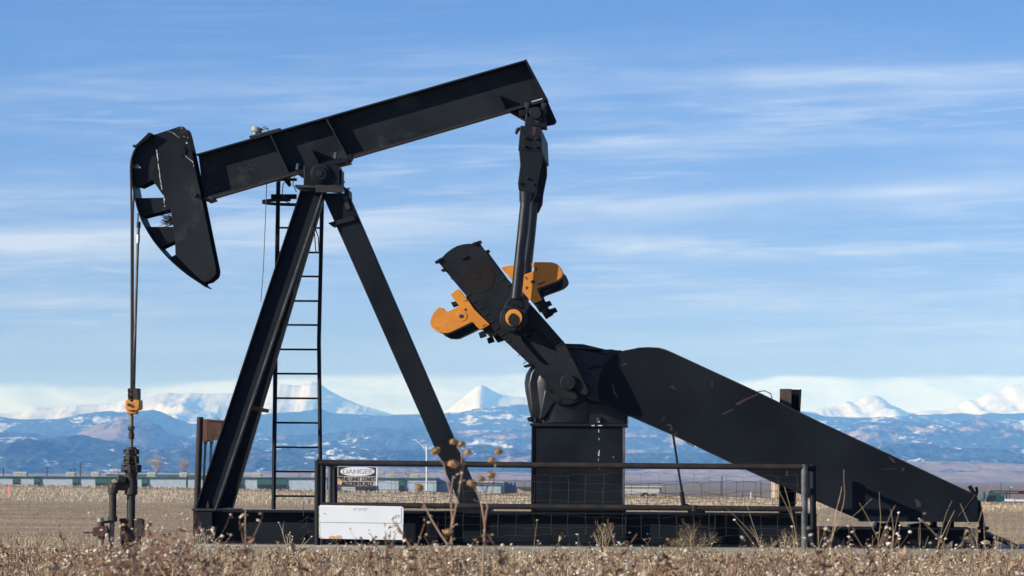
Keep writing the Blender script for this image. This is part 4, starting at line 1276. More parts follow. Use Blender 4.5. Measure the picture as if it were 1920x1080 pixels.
WS = jack_thing('lease_sign', 'large blank white metal sign board wired below the lower rail', 'sign')
v = vq - .06
B().pr([(598, 948.5), (601, 947), (753, 949.5), (757, 952), (755.5, 1012.5), (601, 1010), (598, 1007)], v, v + .012).ob('board', 'white_sign', WS, .003)
B().pr([(600.5, 948.8), (752.8, 950.6), (751.6, 981), (600, 979)], v - .004, v + .001).ob('upper_panel', 'white_sign', WS, .0015)
lin = B()
lin.pr([(600, 979.2), (751.6, 981.2), (751.6, 981.8), (600, 979.8)], v - .0015, v + .001)
lin.pr([(751.8, 951), (752.4, 951), (751.9, 981), (751.3, 981)], v - .0015, v + .001)
lin.ob('panel_seam', 'conduit', WS)
b = B()
for x, y in ((608, 963), (745, 966)):
    b.pr([(x - 1.5, y - .8), (x + 1, y - .4), (x + 2.8, y + 1), (x + .5, y + .9)], v - .010, v - .006)
b.pr([(752.6, 985), (754.4, 985), (754.4, 986), (752.6, 986)], v - .003, v)
b.ob('bolt_hole', 'cable', WS)
b = B()
b.pr([(616, 1007), (622, 1004), (628, 1006), (633, 1003), (639, 1004), (642, 1008.5), (641, 1010.3), (616, 1010)], v - .0025, v + .001)
b.pr([(598, 1003), (600, 1006), (604, 1008), (604, 1010), (598, 1008)], v - .0025, v + .001)
b.ob('rust_edge', 'rust_stain', WS)
B().pr([(597.8, 949), (599.3, 948), (600, 1007), (598, 1006)], v - .0022, v + .001).ob('rust_edge', 'sign_edge', WS)
text('letters', 'KPK', .05, 'letter_ghost', WS, P(675.5, 955, v - .008), .185, .0006)

# bird nest of twigs inside the horsehead
NE = jack_thing('bird_nest', 'straw bird nest tucked in the horsehead opening', 'nest')
b = B()
for i in range(90):
    x, y = random.gauss(318, 5), random.gauss(413, 5.5)
    a = random.gauss(math.pi, .55)
    l = random.uniform(8, 17)
    vv = random.uniform(-.1, .12)
    b.tube([P(x + 5, y, vv), P(x + 5 + l * math.cos(a), min(y + l * math.sin(a) * .6, 424), vv + random.uniform(-.05, .05))], .0035, 4)
b.ob('twigs', 'nest', NE)
sk = jack_thing('wooden_stake', 'thin pale stake leaning against the skid left of the fence', 'stake')
B().tube([P(460.5, 957, -.95), P(460, 990, -.97), P(461, 1021, -1.0)], [.009, .011, .013], 8).ob('stake', 'stem_tan', sk)

# ------------------------------------------------------------------ far buildings and yard
def wpr(b_, px, d, dep):
    return b_.ext([WP(x, y, d) for x, y in px], (0, dep, 0))
def wob(b_, name, m, parent, root):
    inv = Vector(root)
    return b_.ob(name, m, parent, at=None)
def far_thing(name, px, py, d, label, cat, group=None):
    return empty(name, WP(px, py, d), label, cat, group)
def fpart(root, name, m, px, d, dep, parent=None, smooth=False):
    b_ = B()
    base_ = root.location
    b_.ext([WP(x, y, d) - base_ for x, y in px], (0, dep, 0))
    return b_.ob(name, m, parent or root, smooth=smooth)
DB = 800.0
bl = far_thing('school_building', 400, 922, DB, 'long low pale blue stucco building with green panels behind the pumpjack', 'building')
def ry(x, off=0.0):       # roof line of the long building
    return 893.2 + x * .0042 + off
fpart(bl, 'wall', 'stucco_blue', [(-60, ry(-60, 1.2)), (818, ry(818, 1.2)), (818, 930), (-60, 926)], DB, 30)
fpart(bl, 'end_wall', 'stucco_shade', [(818, ry(818, 1.2)), (846, ry(846, 1.4)), (846, 930), (818, 930)], DB + 3, 24)  # end turned from the sun; its shade is painted as a darker wall
fpart(bl, 'roof_edge', 'trim_green', [(-60, ry(-60, -.6)), (819, ry(819, -.6)), (819, ry(819, 1.4)), (-60, ry(-60, 1.4))], DB - .5, 30)
for x0, x1, yb in ((23.5, 34.5, 8.2), (63.5, 75.5, 8.2), (135.8, 147.5, 8.2), (178.5, 240, 8.6), (265.5, 277, 8.6), (436, 455, 9.4), (482, 537, 9.6), (612, 634, 10), (666, 704, 9.8), (747, 759.5, 11)):
    pn = fpart(bl, 'green_panel', 'trim_green', [(x0, ry(x0, 1)), (x1, ry(x1, 1)), (x1, ry(x1, 14)), (x0, ry(x0, 14))], DB - .25, .3)
    fpart(bl, 'window', 'window_dark', [(x0 + .3, ry(x0, 1 + yb * 1.25)), (x1 - .3, ry(x1, 1 + yb * 1.25)), (x1 - .3, ry(x1, 30)), (x0 + .3, ry(x0, 30))], DB - .35, .2, pn)
names = ['leftmost cream rooftop unit of the touching pair', 'right unit of the touching cream pair on the left roof', 'cream rooftop unit just right of the twin parking lights', 'cream rooftop unit close left of the wellhead', 'cream rooftop unit in front of the larger bare tree', 'cream rooftop unit in front of the smaller bare tree', 'cream rooftop unit just left of the ladder', 'cream rooftop unit between the ladder rails by the fence post', 'cream rooftop unit right of the danger sign', 'rightmost cream rooftop unit near the white street lamp']
for (x0, x1), lb in zip(((25, 41), (41.5, 50), (124, 140.5), (171, 186), (276, 292), (336.5, 351.5), (474, 490), (584, 598), (723, 739), (769, 785)), names):
    yb = ry(x0, -.5)
    u_ = far_thing('rooftop_unit', (x0 + x1) / 2, yb, DB + 4, lb, 'air conditioner', 'rooftop units on the school')
    fpart(u_, 'cabinet', 'unit_cream', [(x0, yb - 8.2), (x1, yb - 8), (x1, yb + .5), (x0, yb + .5)], DB + 4, 2.5)
    mx = (x0 + x1) / 2
    for a, c in ((x0 + 1.2, mx - .6), (mx + .6, x1 - 1.2)):
        fpart(u_, 'grille', 'unit_grille', [(a, yb - 6.4), (c, yb - 6.3), (c, yb - 1.4), (a, yb - 1.4)], DB + 3.95, .1)
b2_ = far_thing('striped_building', 300, 905, 1000, 'cream and green striped upper storey behind the long blue building', 'building')
fpart(b2_, 'wall', 'stripe_white', [(196, 888.5), (430, 890), (430, 905), (196, 905)], 1000, 20)
fpart(b2_, 'stripe', 'trim_green', [(196, 890.7), (430, 892.2), (430, 893.4), (196, 891.9)], 999.8, .3)
fpart(b2_, 'roof_edge', 'stripe_white', [(195, 887.4), (431, 889), (431, 890), (195, 888.4)], 999.5, 21)
vn = far_thing('roof_vent', 317, 895.5, DB + 6, 'small dark green dome vent on the blue building roof', 'vent')
b = B()
b.tube([WP(317, 896, DB + 6) - vn.location, WP(317, 894.5, DB + 6) - vn.location, WP(317, 893, DB + 6) - vn.location, WP(317, 892, DB + 6) - vn.location], [.62, .55, .35, .1], 14)
b.ob('dome', 'trim_green', vn)
sh_ = far_thing('workshop', 900, 928, DB + 40, 'pale blue workshop with window strip and dark end wall behind rear leg', 'building')
fpart(sh_, 'wall', 'stucco_blue', [(840, 903), (944, 903.5), (944, 934), (840, 934)], DB + 40, 22)
fpart(sh_, 'roof_edge', 'stripe_white', [(838, 902.2), (945, 902.6), (945, 904.6), (838, 904.2)], DB + 39.5, 23)
fpart(sh_, 'window_strip', 'window_dark', [(840, 908.2), (940, 908.7), (940, 910), (840, 909.5)], DB + 39.7, .5)
fpart(sh_, 'door_frame', 'trim_green', [(938.5, 908), (941, 908), (941, 934), (938.5, 934)], DB + 39.6, .5)
fpart(sh_, 'end_wall', 'stucco_shade', [(945, 901.8), (970, 903.4), (970, 936), (945, 935)], DB + 44, 18)  # same painted shade on the workshop end
for x in (950.5, 957, 963.5):
    fpart(sh_, 'wall_rib', 'window_dark', [(x, 904), (x + .6, 904), (x + .6, 932), (x, 932)], DB + 43.8, .3)
tb_ = far_thing('tan_building', 982, 932, DB + 90, 'small tan block building with green roof left of the pedestal', 'building')
fpart(tb_, 'wall', 'tan_wall', [(968, 915), (1000, 915.4), (1000, 937), (968, 937)], DB + 90, 12)
fpart(tb_, 'roof_edge', 'trim_green', [(968, 912.6), (1000, 913), (1000, 915.4), (968, 915)], DB + 89, 13.5)
cw = far_thing('warehouse', 1205, 930, 900, 'long cream warehouse with flat roof between pedestal and brake rod', 'building')
fpart(cw, 'wall', 'cream_wall', [(1150, 913), (1240, 913.3), (1240, 945), (1150, 945)], 900, 30)
fpart(cw, 'roof_edge', 'stripe_white', [(1149, 911.8), (1241, 912.1), (1241, 913.3), (1149, 913)], 899.5, 31)
fpart(cw, 'base_band', 'tan_wall', [(1150, 924.7), (1240, 925), (1240, 926), (1150, 925.7)], 899.7, .4)
tw_ = far_thing('tan_shed', 1475, 940, 700, 'plain tan shed behind the motor post', 'shed')
fpart(tw_, 'wall', 'tan_wall', [(1453, 900), (1502, 900.5), (1502, 950), (1453, 950)], 700, 10)
fpart(tw_, 'roof_edge', 'cream_wall', [(1452, 899), (1503, 899.5), (1503, 900.7), (1452, 900.2)], 699.6, 11)
hs_ = far_thing('far_house', 1296, 936, 900, 'tiny dark gabled house right of the brake rod', 'house')
fpart(hs_, 'wall', 'cream_wall', [(1286, 932), (1300, 932), (1300, 941), (1286, 941)], 901, 8)
fpart(hs_, 'roof', 'roof_dark', [(1279, 934.5), (1290, 927.5), (1297, 925.5), (1301, 931), (1300, 934), (1295.5, 928.5), (1285, 934)], 900, 9)

def pole(name, x, y0, y1, d, r, m, label, cat, extra=None, group=None):
    t_ = far_thing(name, x, y0, d, label, cat, group)
    B().tube([WP(x, y0, d) - t_.location, WP(x, y1, d) - t_.location], r, 8).ob('pole', m, t_)
    if extra:
        extra(t_)
    return t_
def lampx(t_, x, y, d, w, m='pole_dark'):
    B().box(WP(x, y, d) - t_.location, (w, .5, .18)).ob('lamp_head', m, t_)
pole('parking_light', 6.3, 896, 878, 900, .12, 'pole_dark', 'thin dark parking light at the far left above the roof', 'lamp post', lambda t: lampx(t, 6.3, 878, 900, .45))
pole('parking_light', 88, 896, 876.5, 900, .13, 'pole_dark', 'thin dark parking light between the twin units and single unit', 'lamp post', lambda t: lampx(t, 88, 876.5, 900, .4))
pole('parking_light', 133.5, 896, 880.4, 900, .09, 'pole_dark', 'left parking light of the close pair with flat tops', 'lamp post', lambda t: lampx(t, 132.3, 880.2, 900, .75), 'twin flat-topped parking lights')
pole('parking_light', 140.5, 896, 879.8, 900, .09, 'pole_dark', 'right parking light of the close pair with flat tops', 'lamp post', lambda t: lampx(t, 140, 879.8, 900, .75), 'twin flat-topped parking lights')
def tall(t):
    B().tube([WP(150.5, 870, 900) - t.location, WP(154, 867, 900) - t.location], .07, 6).ob('arm', 'pole_dark', t)
    lampx(t, 154.5, 866.8, 900, .35)
pole('street_lamp', 150.5, 897, 869, 900, .15, 'pole_dark', 'tall dark street lamp right of the twin parking lights', 'street lamp', tall)
def white_lamp(t):
    B().tube([WP(800, 841, 500) - t.location, WP(790, 834.5, 500) - t.location, WP(781, 826.5, 500) - t.location], .06, 6).ob('arm', 'pole_white', t)
    B().tube([WP(800, 847, 500) - t.location, WP(791, 836, 500) - t.location], .04, 6).ob('brace', 'pole_white', t)
    B().box(WP(778, 825, 500) - t.location, (.55, .3, .12)).ob('lamp_head', 'pole_white', t)
pole('street_lamp', 800, 930, 836, 500, .11, 'pole_white', 'white street lamp with an arm reaching left beside the rear leg', 'street lamp', white_lamp)
pole('marker_post', 350.3, 921, 893, 420, .12, 'pole_dark', 'dark post before the blue wall left of the control box', 'post')
pole('marker_post', 78, 913, 896, 760, .14, 'pole_dark', 'short dark pipe against the blue wall at the left', 'post')
pole('utility_pole', 1353.5, 940, 893.5, 700, .11, 'pole_dark', 'taller thin dark pole seen right of the brake rod', 'pole')
pole('utility_pole', 1426.5, 942, 903, 700, .11, 'pole_dark', 'shorter thin dark pole near the tan shed', 'pole')
pole('marker_post', 1392, 940, 924, 700, .10, 'pole_dark', 'very short dark post between the two far poles', 'post')
pole('marker_post', 1408, 941, 922, 700, .10, 'pole_white', 'short white post between the two far poles', 'post')
st_ = far_thing('survey_stake', 16, 929, 125, 'pink painted survey stake in dry grass at far left', 'stake')
st_.location = WP(16, 934, 125)
b = B()
p0, p1 = WP(14, 934, 125) - st_.location, WP(18.2, 934, 125) - st_.location
q1, q0 = WP(18.6, 910.5, 125) - st_.location, WP(15, 910.5, 125) - st_.location
b.ext([p0, p1, q1, q0], (0, .03, 0))
b.ob('stake', 'stake_pink', st_)

# bare and evergreen plants
def ribbons_tree(rr, p, d, l, r, depth, V, Q, spread=.5):
    """tapered, forking, slightly crooked limbs as thin three-sided tubes"""
    ns = 3
    pts = [p]
    dc = d
    for k in range(ns):
        dc = (dc + Vector((rr.gauss(0, spread * .28), rr.gauss(0, spread * .28), rr.gauss(.02, spread * .12)))).normalized()
        pts.append(pts[-1] + dc * (l / ns))
    o = len(V)
    for i_, c in enumerate(pts):
        e1 = dc.orthogonal().normalized()
        e2 = dc.cross(e1)
        rad = r * (1 - .34 * i_ / ns)
        for k in range(3):
            a = 2.094 * k
            V.append(c + (e1 * math.cos(a) + e2 * math.sin(a)) * rad)
    for i_ in range(ns):
        for k in range(3):
            Q.append((o + 3 * i_ + k, o + 3 * i_ + (k + 1) % 3, o + 3 * i_ + 3 + (k + 1) % 3, o + 3 * i_ + 3 + k))
    if depth <= 0:
        return [pts[-1]]
    tips = []
    for i in range(rr.choice((2, 3, 3))):
        f = rr.uniform(.45, 1) if i else 1.0
        q = pts[min(int(f * ns), ns - 1)].lerp(pts[min(int(f * ns) + 1, ns)], f * ns - int(f * ns)) if f < 1 else pts[-1]
        dd = (dc + Vector((rr.gauss(0, spread), rr.gauss(0, spread), rr.gauss(.12, spread * .6)))).normalized()
        tips += ribbons_tree(rr, q, dd, l * rr.uniform(.55, .85), r * .62, depth - 1, V, Q, spread)
    return tips
def bare_tree(px, py, d, h, label, seed, depth=6, n=3):
    t_ = far_thing('bare_tree', px, py, d, label, 'tree', 'bare trees behind the building')
    rr = random.Random(seed)
    V, Q = [], []
    B().tube([Vector((0, 0, 0)), Vector((.1, 0, h * .3))], [.22, .15], 8).ob('trunk', 'bark_grey', t_)
    for k in range(n):
        ribbons_tree(rr, Vector((.1, 0, h * (.10 + .28 * k / n))), Vector((rr.gauss(0, .38), rr.gauss(0, .38), 1)).normalized(), h * .24, .07, depth, V, Q, .46)
    B().add(V, Q).ob('crown', 'twig_pale', t_, smooth=False)
    return t_
bare_tree(291, 900, 880, 6.5, 'larger bare tree rising behind the roof right of wellhead', 4, 5, 10)
bare_tree(347, 900, 880, 5.6, 'smaller bare tree behind the roof beside the pipe post', 5, 5, 9)
bare_tree(217, 899, 900, 3.6, 'low bare bush-like tree behind the roof left of wellhead', 6, 5)
bare_tree(560, 901, 950, 3.4, 'faint bare tree behind the roof seen through the ladder', 8, 5)
bare_tree(760, 903, 950, 3.6, 'faint bare tree behind the roof near the white lamp', 9, 5)
def leafy(name, px, py, d, w, h, n, m, label, cat, conical=False, seed=1, group=None):
    t_ = far_thing(name, px, py, d, label, cat, group)
    rr = random.Random(seed)
    b_ = B()
    for i in range(n):
        z = rr.random()
        rad = (1 - z) ** .8 if conical else math.sqrt(max(0, 1 - (z * 1.0) ** 2.2))
        a = rr.uniform(0, 6.283)
        q = rad * rr.uniform(.45, 1.05)
        c = Vector((w / 2 * q * math.cos(a), w / 2 * q * math.sin(a), h * (z * .95 + .03)))
        s_ = rr.uniform(.10, .22) * w * .5
        e1 = Vector((rr.gauss(0, 1), rr.gauss(0, 1), rr.gauss(0, 1))).normalized()
        e2 = e1.orthogonal().normalized()
        b_.add([c - e1 * s_, c + e2 * s_ * .6, c + e1 * s_, c - e2 * s_ * .6], [(0, 1, 2, 3)])
    b_.ob('foliage', m, t_, smooth=False)
    B().tube([Vector((0, 0, 0)), Vector((0, 0, h * .5))], .05 * w, 6).ob('stem', 'bark_grey', t_)
    return t_
leafy('shrub', 1209, 934, 700, 1.9, 1.05, 420, 'shrub_green', 'left green shrub before the cream warehouse', 'shrub', seed=2, group='green shrubs before the warehouse')
leafy('shrub', 1225, 934.5, 700, 1.6, .85, 420, 'shrub_green', 'right rounder green shrub before the cream warehouse', 'shrub', seed=3, group='green shrubs before the warehouse')
leafy('conifer', 1238, 936, 900, 1.2, 3.2, 420, 'spruce', 'narrow dark conifer at the end of the warehouse', 'tree', True, 4)

# pickup truck
TD = 290.0
TK = far_thing('pickup_truck', 1880, 985, TD, 'teal pickup truck with a dark ladder rack at right edge', 'truck')
def tpart(name, m, px, v0, v1, parent=None, bevel=0.0):
    b_ = B()
    b_.ext([WP(x, y, TD) - TK.location + Vector((0, v0, 0)) for x, y in px], (0, v1 - v0, 0))
    return b_.ob(name, m, parent or TK, bevel)
body = tpart('body', 'truck_teal', [(1790, 962), (1792, 951), (1800, 946), (1836, 941.5), (1838, 939.5), (2000, 940.5), (2000, 965), (1790, 965)], 0, 1.85, None, .05)
cabin = tpart('cabin', 'truck_teal', [(1836, 942), (1842, 935), (1852, 927.5), (1858, 926), (1876, 926.3), (1880, 929), (1883, 942)], .10, 1.75, None, .05)
tpart('window', 'glass', [(1846, 940), (1852, 932), (1857, 929.5), (1867, 929.5), (1868, 937), (1862, 940)], .085, .11, cabin)
tpart('windscreen', 'glass', [(1838, 940.5), (1843, 935), (1852, 928), (1853, 928), (1844, 936.5), (1840, 940.5)], .2, 1.65, cabin)
tpart('mirror', 'tyre', [(1844, 937), (1848, 937), (1848, 941), (1844, 941)], -.2, .05)
rk = B()
def rtube(pts, v, r=.045):
    rk.tube([WP(x, y, TD) - TK.location + Vector((0, v, 0)) for x, y in pts], r, 6)
for v in (.1, 1.7):
    rtube([(1858, 924), (1863, 920.5), (1930, 921.5), (1990, 922)], v)
    rtube([(1858, 924.3), (1893, 925), (1990, 926.2)], v)
    for x in (1887, 1893, 1960):
        rtube([(x, 925), (x, 940)], v)
for x in (1860, 1890, 1930, 1970):
    rk.tube([WP(x, 923, TD) - TK.location + Vector((0, .1, 0)), WP(x, 923, TD) - TK.location + Vector((0, 1.7, 0))], .025, 6)
rk.ob('ladder_rack', 'pole_dark', TK)
tpart('light_bar', 'lamp_red', [(1910, 921), (1932, 921.5), (1932, 924.8), (1910, 924.3)], .2, 1.6)
tpart('tool_box', 'truck_white', [(1884, 935.5), (1902, 935.8), (1902, 940.5), (1884, 940)], .02, .5)
tpart('tool_box', 'truck_white', [(1904, 936.5), (1990, 937), (1990, 941.5), (1904, 941)], .02, .5)
B().tube([WP(1879.5, 926, TD) - TK.location + Vector((0, .8, 0)), WP(1879.3, 906, TD) - TK.location + Vector((0, .8, 0))], .03, 5).ob('antenna', 'pole_dark', TK)
for x in (1812, 1960):
    w_ = B().tube([WP(x, 968, TD) - TK.location + Vector((0, -.02, 0)), WP(x, 968, TD) - TK.location + Vector((0, .22, 0))], .38, 24).ob('wheel', 'tyre', TK)
    B().tube([WP(x, 968, TD) - TK.location + Vector((0, -.03, 0)), WP(x, 968, TD) - TK.location + Vector((0, .1, 0))], .2, 16).ob('rim', 'bright_steel', w_)
pole('delineator_post', 1845, 955, 922, 250, .06, 'pole_dark', 'dark thin post just in front of the pickup cab', 'post')
pole('street_lamp', 1893, 945, 913, 900, .10, 'pole_dark', 'distant small street lamp above the pickup bed', 'street lamp', lambda t: B().tube([WP(1893, 914, 900) - t.location, WP(1899, 912.5, 900) - t.location], .09, 6).ob('arm', 'pole_white', t))

# ------------------------------------------------------------------ dry vegetation
def blades(n, xy, h, w, lean, rr, seg=2):
    """bent straw ribbons, returns verts, quads"""
    x, y = xy
    z0 = zg(x, y)
    a = rr.uniform(0, 2 * np.pi, n)
    la = rr.uniform(0, 2 * np.pi, n)
    le = np.abs(rr.normal(0, lean, n)) * h
    V = np.zeros((n, 2 * (seg + 1), 3))
    for k in range(seg + 1):
        t = k / seg
        cx = x + np.cos(la) * le * t ** 1.7
        cy = y + np.sin(la) * le * t ** 1.7
        cz = z0 + h * t * (1 - .25 * np.minimum(le / h, 1) * t)
        ww = w * (1 - .7 * t) / 2
        V[:, 2 * k] = np.stack([cx - np.cos(a) * ww, cy - np.sin(a) * ww, cz], -1)
        V[:, 2 * k + 1] = np.stack([cx + np.cos(a) * ww, cy + np.sin(a) * ww, cz], -1)
    o = (np.arange(n) * 2 * (seg + 1))[:, None]
    Q = np.concatenate([np.stack([o[:, 0] + 2 * k, o[:, 0] + 2 * k + 1, o[:, 0] + 2 * k + 3, o[:, 0] + 2 * k + 2], -1)[:, None] for k in range(seg)], 1)
    return V.reshape(-1, 3), Q.reshape(-1, 4), seg
def field_xy(n, d0, d1, rr, wide=.165):
    d = np.sqrt(rr.uniform(d0 ** 2, d1 ** 2, n))
    return rr.uniform(-1, 1, n) * d * wide, d
def on_pad(x, y, m=.0):
    u = x * CT - (y - 45) * ST
    v = x * ST + (y - 45) * CT
    return (u > -4.1 - m) & (u < 7.0 + m) & (v > -1.5 - m) & (v < 1.5 + m)
def stuff(name, parts, label, cat):
    V = np.concatenate([p[0] for p in parts])
    off = np.cumsum([0] + [len(p[0]) for p in parts[:-1]])
    Q = np.concatenate([p[1] + o for p, o in zip(parts, off)])
    M = np.concatenate([p[2] for p in parts])
    o = np_mesh(name, V, Q, STRAW, M)
    return tag(o, label, cat, kind='stuff')
def hmax(d):
    return np.maximum(.955 - .0219 * d, .06)
def pick(n, p, rr, rep):
    return np.repeat(rr.choice(len(p), n, p=np.array(p) / sum(p)), rep)

# near grass, shrinking in height toward the pad as the photo shows
parts = []
n = 60000
x, y = field_xy(n, 11.5, 43.4, rng)
k = ~on_pad(x, y, .02)
x, y = x[k], y[k]
n = len(x)
cl = fbm(x * 1.3, y * .7, 3, 77)
red = fbm(x * .9 + 30, y * .5, 3, 88) > .56
h = hmax(y) * rng.uniform(.35, .98, n) * (.62 + .62 * cl)
far_ = ss(38, 43, y)
h = h * (1 - far_) + rng.uniform(.05, .16, n) * far_ * (.5 + cl)
w = rng.uniform(.0028, .006, n) * (1 + y / 60)
V, Q, sg = blades(n, (x, y), h, w, .55, rng, 3)
pk = pick(n, [3, 4, 2.2, 2.6, .6], rng, 1)
pk = np.where(red & (rng.random(n) < .7), rng.choice([2, 4, 2, 1], n), pk)
parts.append((V, Q, np.repeat(pk, sg)))
# left side: low growth past the pad
n = 9000
x, y = field_xy(n, 42, 54, rng)
k = ~on_pad(x, y, .03)
x, y = x[k], y[k]
n = len(x)
h = rng.uniform(.03, .13, n) * (1 - .6 * ss(46, 54, y))
V, Q, sg = blades(n, (x, y), h, rng.uniform(.005, .010, n), .8, rng, 2)
parts.append((V, Q, pick(n, [3, 3, 3, 2, .3], rng, sg)))
stuff('dry_grass', parts, 'tangled dry straw grass across the foreground', 'grass')
# field stubble: short cut straw lying on the soil
parts = []
n = 30000
x, y = field_xy(n, 46, 122, rng)
k = ~on_pad(x, y, .05)
x, y = x[k], y[k]
y = y + .35 * np.sin(y * 2.2)
n = len(x)
h = rng.uniform(.008, .035, n)
V, Q, sg = blades(n, (x, y), h, rng.uniform(.006, .014, n) * (1 + (y - 46) / 90), 3.2, rng, 1)
parts.append((V, Q, pick(n, [3, 4, 4, 2.5, .2], rng, sg)))
stuff('field_stubble', parts, 'short cut stubble over the ploughed field', 'stubble')
# tall pale grass strip and berm
parts = []
n = 34000
x, y = field_xy(n, 112, 182, rng)
h = rng.uniform(.03, .12, n) * (1 - .75 * ss(160, 182, y)) * (.6 + .7 * fbm(x / 3, y / 6, 3, 12))
V, Q, sg = blades(n, (x, y), h, rng.uniform(.012, .03, n), .5, rng, 2)
parts.append((V, Q, pick(n, [5, 4, 0, 2, 0], rng, sg)))
n = 7000
x, y = field_xy(n, 180, 205, rng)
h = rng.uniform(.03, .12, n)
V, Q, sg = blades(n, (x, y), h, rng.uniform(.03, .06, n), .6, rng, 2)
parts.append((V, Q, pick(n, [2, 4, 2, 1, .2], rng, sg)))
stuff('grass_strip', parts, 'band of taller pale dry grass along the field edge', 'grass')

# seed weeds: stems with leaflets and pale buds; templates replicated into one mass
def octa(c, rx, rz, tilt, rr):
    """small flattened bud: 8 triangles as degenerate-free quads (upper and lower caps of 4)"""
    n_ = 6
    V = []
    e = Vector((rr.gauss(0, tilt), rr.gauss(0, tilt), 1)).normalized()
    e1 = e.orthogonal().normalized()
    e2 = e.cross(e1)
    for zz, q in ((-.9, .35), (-.25, 1.0), (.35, .9), (.85, .4)):
        for i in range(n_):
            a = 2 * math.pi * i / n_
            V.append(c + (e1 * math.cos(a) + e2 * math.sin(a)) * rx * q + e * rz * zz)
    Q = []
    for r_ in range(3):
        for i in range(n_):
            Q.append((r_ * n_ + i, r_ * n_ + (i + 1) % n_, (r_ + 1) * n_ + (i + 1) % n_, (r_ + 1) * n_ + i))
    Q.append((18, 19, 20, 21))
    Q.append((21, 22, 23, 18))
    return V, Q
def weed_template(seed):
    rr = random.Random(seed)
    V, Q, M = [], [], []
    def add(v_, q_, m_):
        o = len(V)
        V.extend(v_)
        Q.extend([tuple(i + o for i in f) for f in q_])
        M.extend([m_] * len(q_))
    stem = rr.choice((1, 2, 4, 4))
    def seg(p, q, r0, r1, m_):
        d = (q - p).normalized()
        e1 = d.orthogonal().normalized()
        e2 = d.cross(e1)
        v_ = []
        for c, rad in ((p, r0), (q, r1)):
            for k_ in range(3):
                v_.append(c + (e1 * math.cos(2.094 * k_) + e2 * math.sin(2.094 * k_)) * rad)
        add(v_, [(k_, (k_ + 1) % 3, 3 + (k_ + 1) % 3, 3 + k_) for k_ in range(3)], m_)
    def leaf(c, s_):
        e1 = Vector((rr.gauss(0, 1), rr.gauss(0, 1), rr.gauss(0, .7))).normalized()
        e2 = e1.orthogonal().normalized()
        e3 = e1.cross(e2)
        v_ = [c, c + e1 * s_ * .5 + e2 * s_ * .22, c + e1 * s_ + e3 * s_ * .3, c + e1 * s_ * .5 - e2 * s_ * .22]
        add(v_, [(0, 1, 2, 3)], rr.choice((1, 2, 2, 4, 3)))
    top = Vector((rr.gauss(0, .1), rr.gauss(0, .1), 1.0))
    mid = Vector((top.x * .4 + rr.gauss(0, .03), top.y * .4, .5))
    seg(Vector((0, 0, 0)), mid, .006, .0048, stem)
    seg(mid, top, .0048, .003, stem)
    for i in range(rr.randint(6, 10)):
        z = rr.uniform(.45, 1.0)
        p = mid.lerp(top, (z - .5) / .5) if z > .5 else mid * (z / .5)
        a = rr.uniform(0, 6.28)
        d = Vector((math.cos(a) * .6, math.sin(a) * .6, rr.uniform(.5, 1))).normalized()
        l = rr.uniform(.06, .20)
        q = p + d * l
        seg(p, q, .003, .002, stem)
        for j in range(rr.randint(1, 3)):
            c = q + Vector((rr.gauss(0, .018), rr.gauss(0, .018), rr.gauss(.006, .016)))
            rx = rr.uniform(.004, .0095)
            v_, q_ = octa(c, rx, rx * rr.uniform(.4, .65), .45, rr)
            add(v_, q_, 5 if rr.random() < .20 else rr.choice((0, 1, 1, 2, 2)))
        for j in range(rr.randint(4, 8)):
            leaf(p.lerp(q, rr.random()) + Vector((0, 0, rr.gauss(0, .01))), rr.uniform(.015, .045))
    return np.array([tuple(v) for v in V]), np.array(Q), np.array(M)
TPL = [weed_template(100 + i) for i in range(16)]
def scatter(xs, ys, hs, rr):
    out = []
    ti = rr.integers(0, len(TPL), len(xs))
    zz = zg(xs, ys)
    for t in range(len(TPL)):
        V, Q, M = TPL[t]
        idx = np.where(ti == t)[0]
        if len(idx) == 0:
            continue
        a = rr.uniform(0, 6.283, len(idx))
        c, s = np.cos(a)[:, None], np.sin(a)[:, None]
        hh_ = hs[idx][:, None]
        # stretch heights only for the stem part; buds keep size
        X = (V[None, :, 0] * c - V[None, :, 1] * s) * 1.0 + xs[idx][:, None]
        Y = (V[None, :, 0] * s + V[None, :, 1] * c) * 1.0 + ys[idx][:, None]
        Z = (V[None, :, 2] - 1.0) + hh_ + zz[idx][:, None]
        Z = np.maximum(Z, zz[idx][:, None] - .05)
        VV = np.stack([X, Y, Z], -1).reshape(-1, 3)
        QQ = (Q[None] + (np.arange(len(idx)) * len(V))[:, None, None]).reshape(-1, 4)
        out.append((VV, QQ, np.tile(M, len(idx))))
    return out
n = 1500
x, y = field_xy(n, 12.0, 41.5, rng, .16)
dens = fbm(x / 1.6 + 9, y / 3.0, 3, 55)
k = dens > .46
x, y = x[k], y[k]
h = hmax(y) * rng.uniform(.60, 1.04, len(x)) + np.where(rng.random(len(x)) < .05, rng.uniform(0, .10, len(x)), 0)
stuff('seed_weeds', scatter(x, y, h, rng), 'mass of dry brown weeds dotted with pale buds', 'weeds')

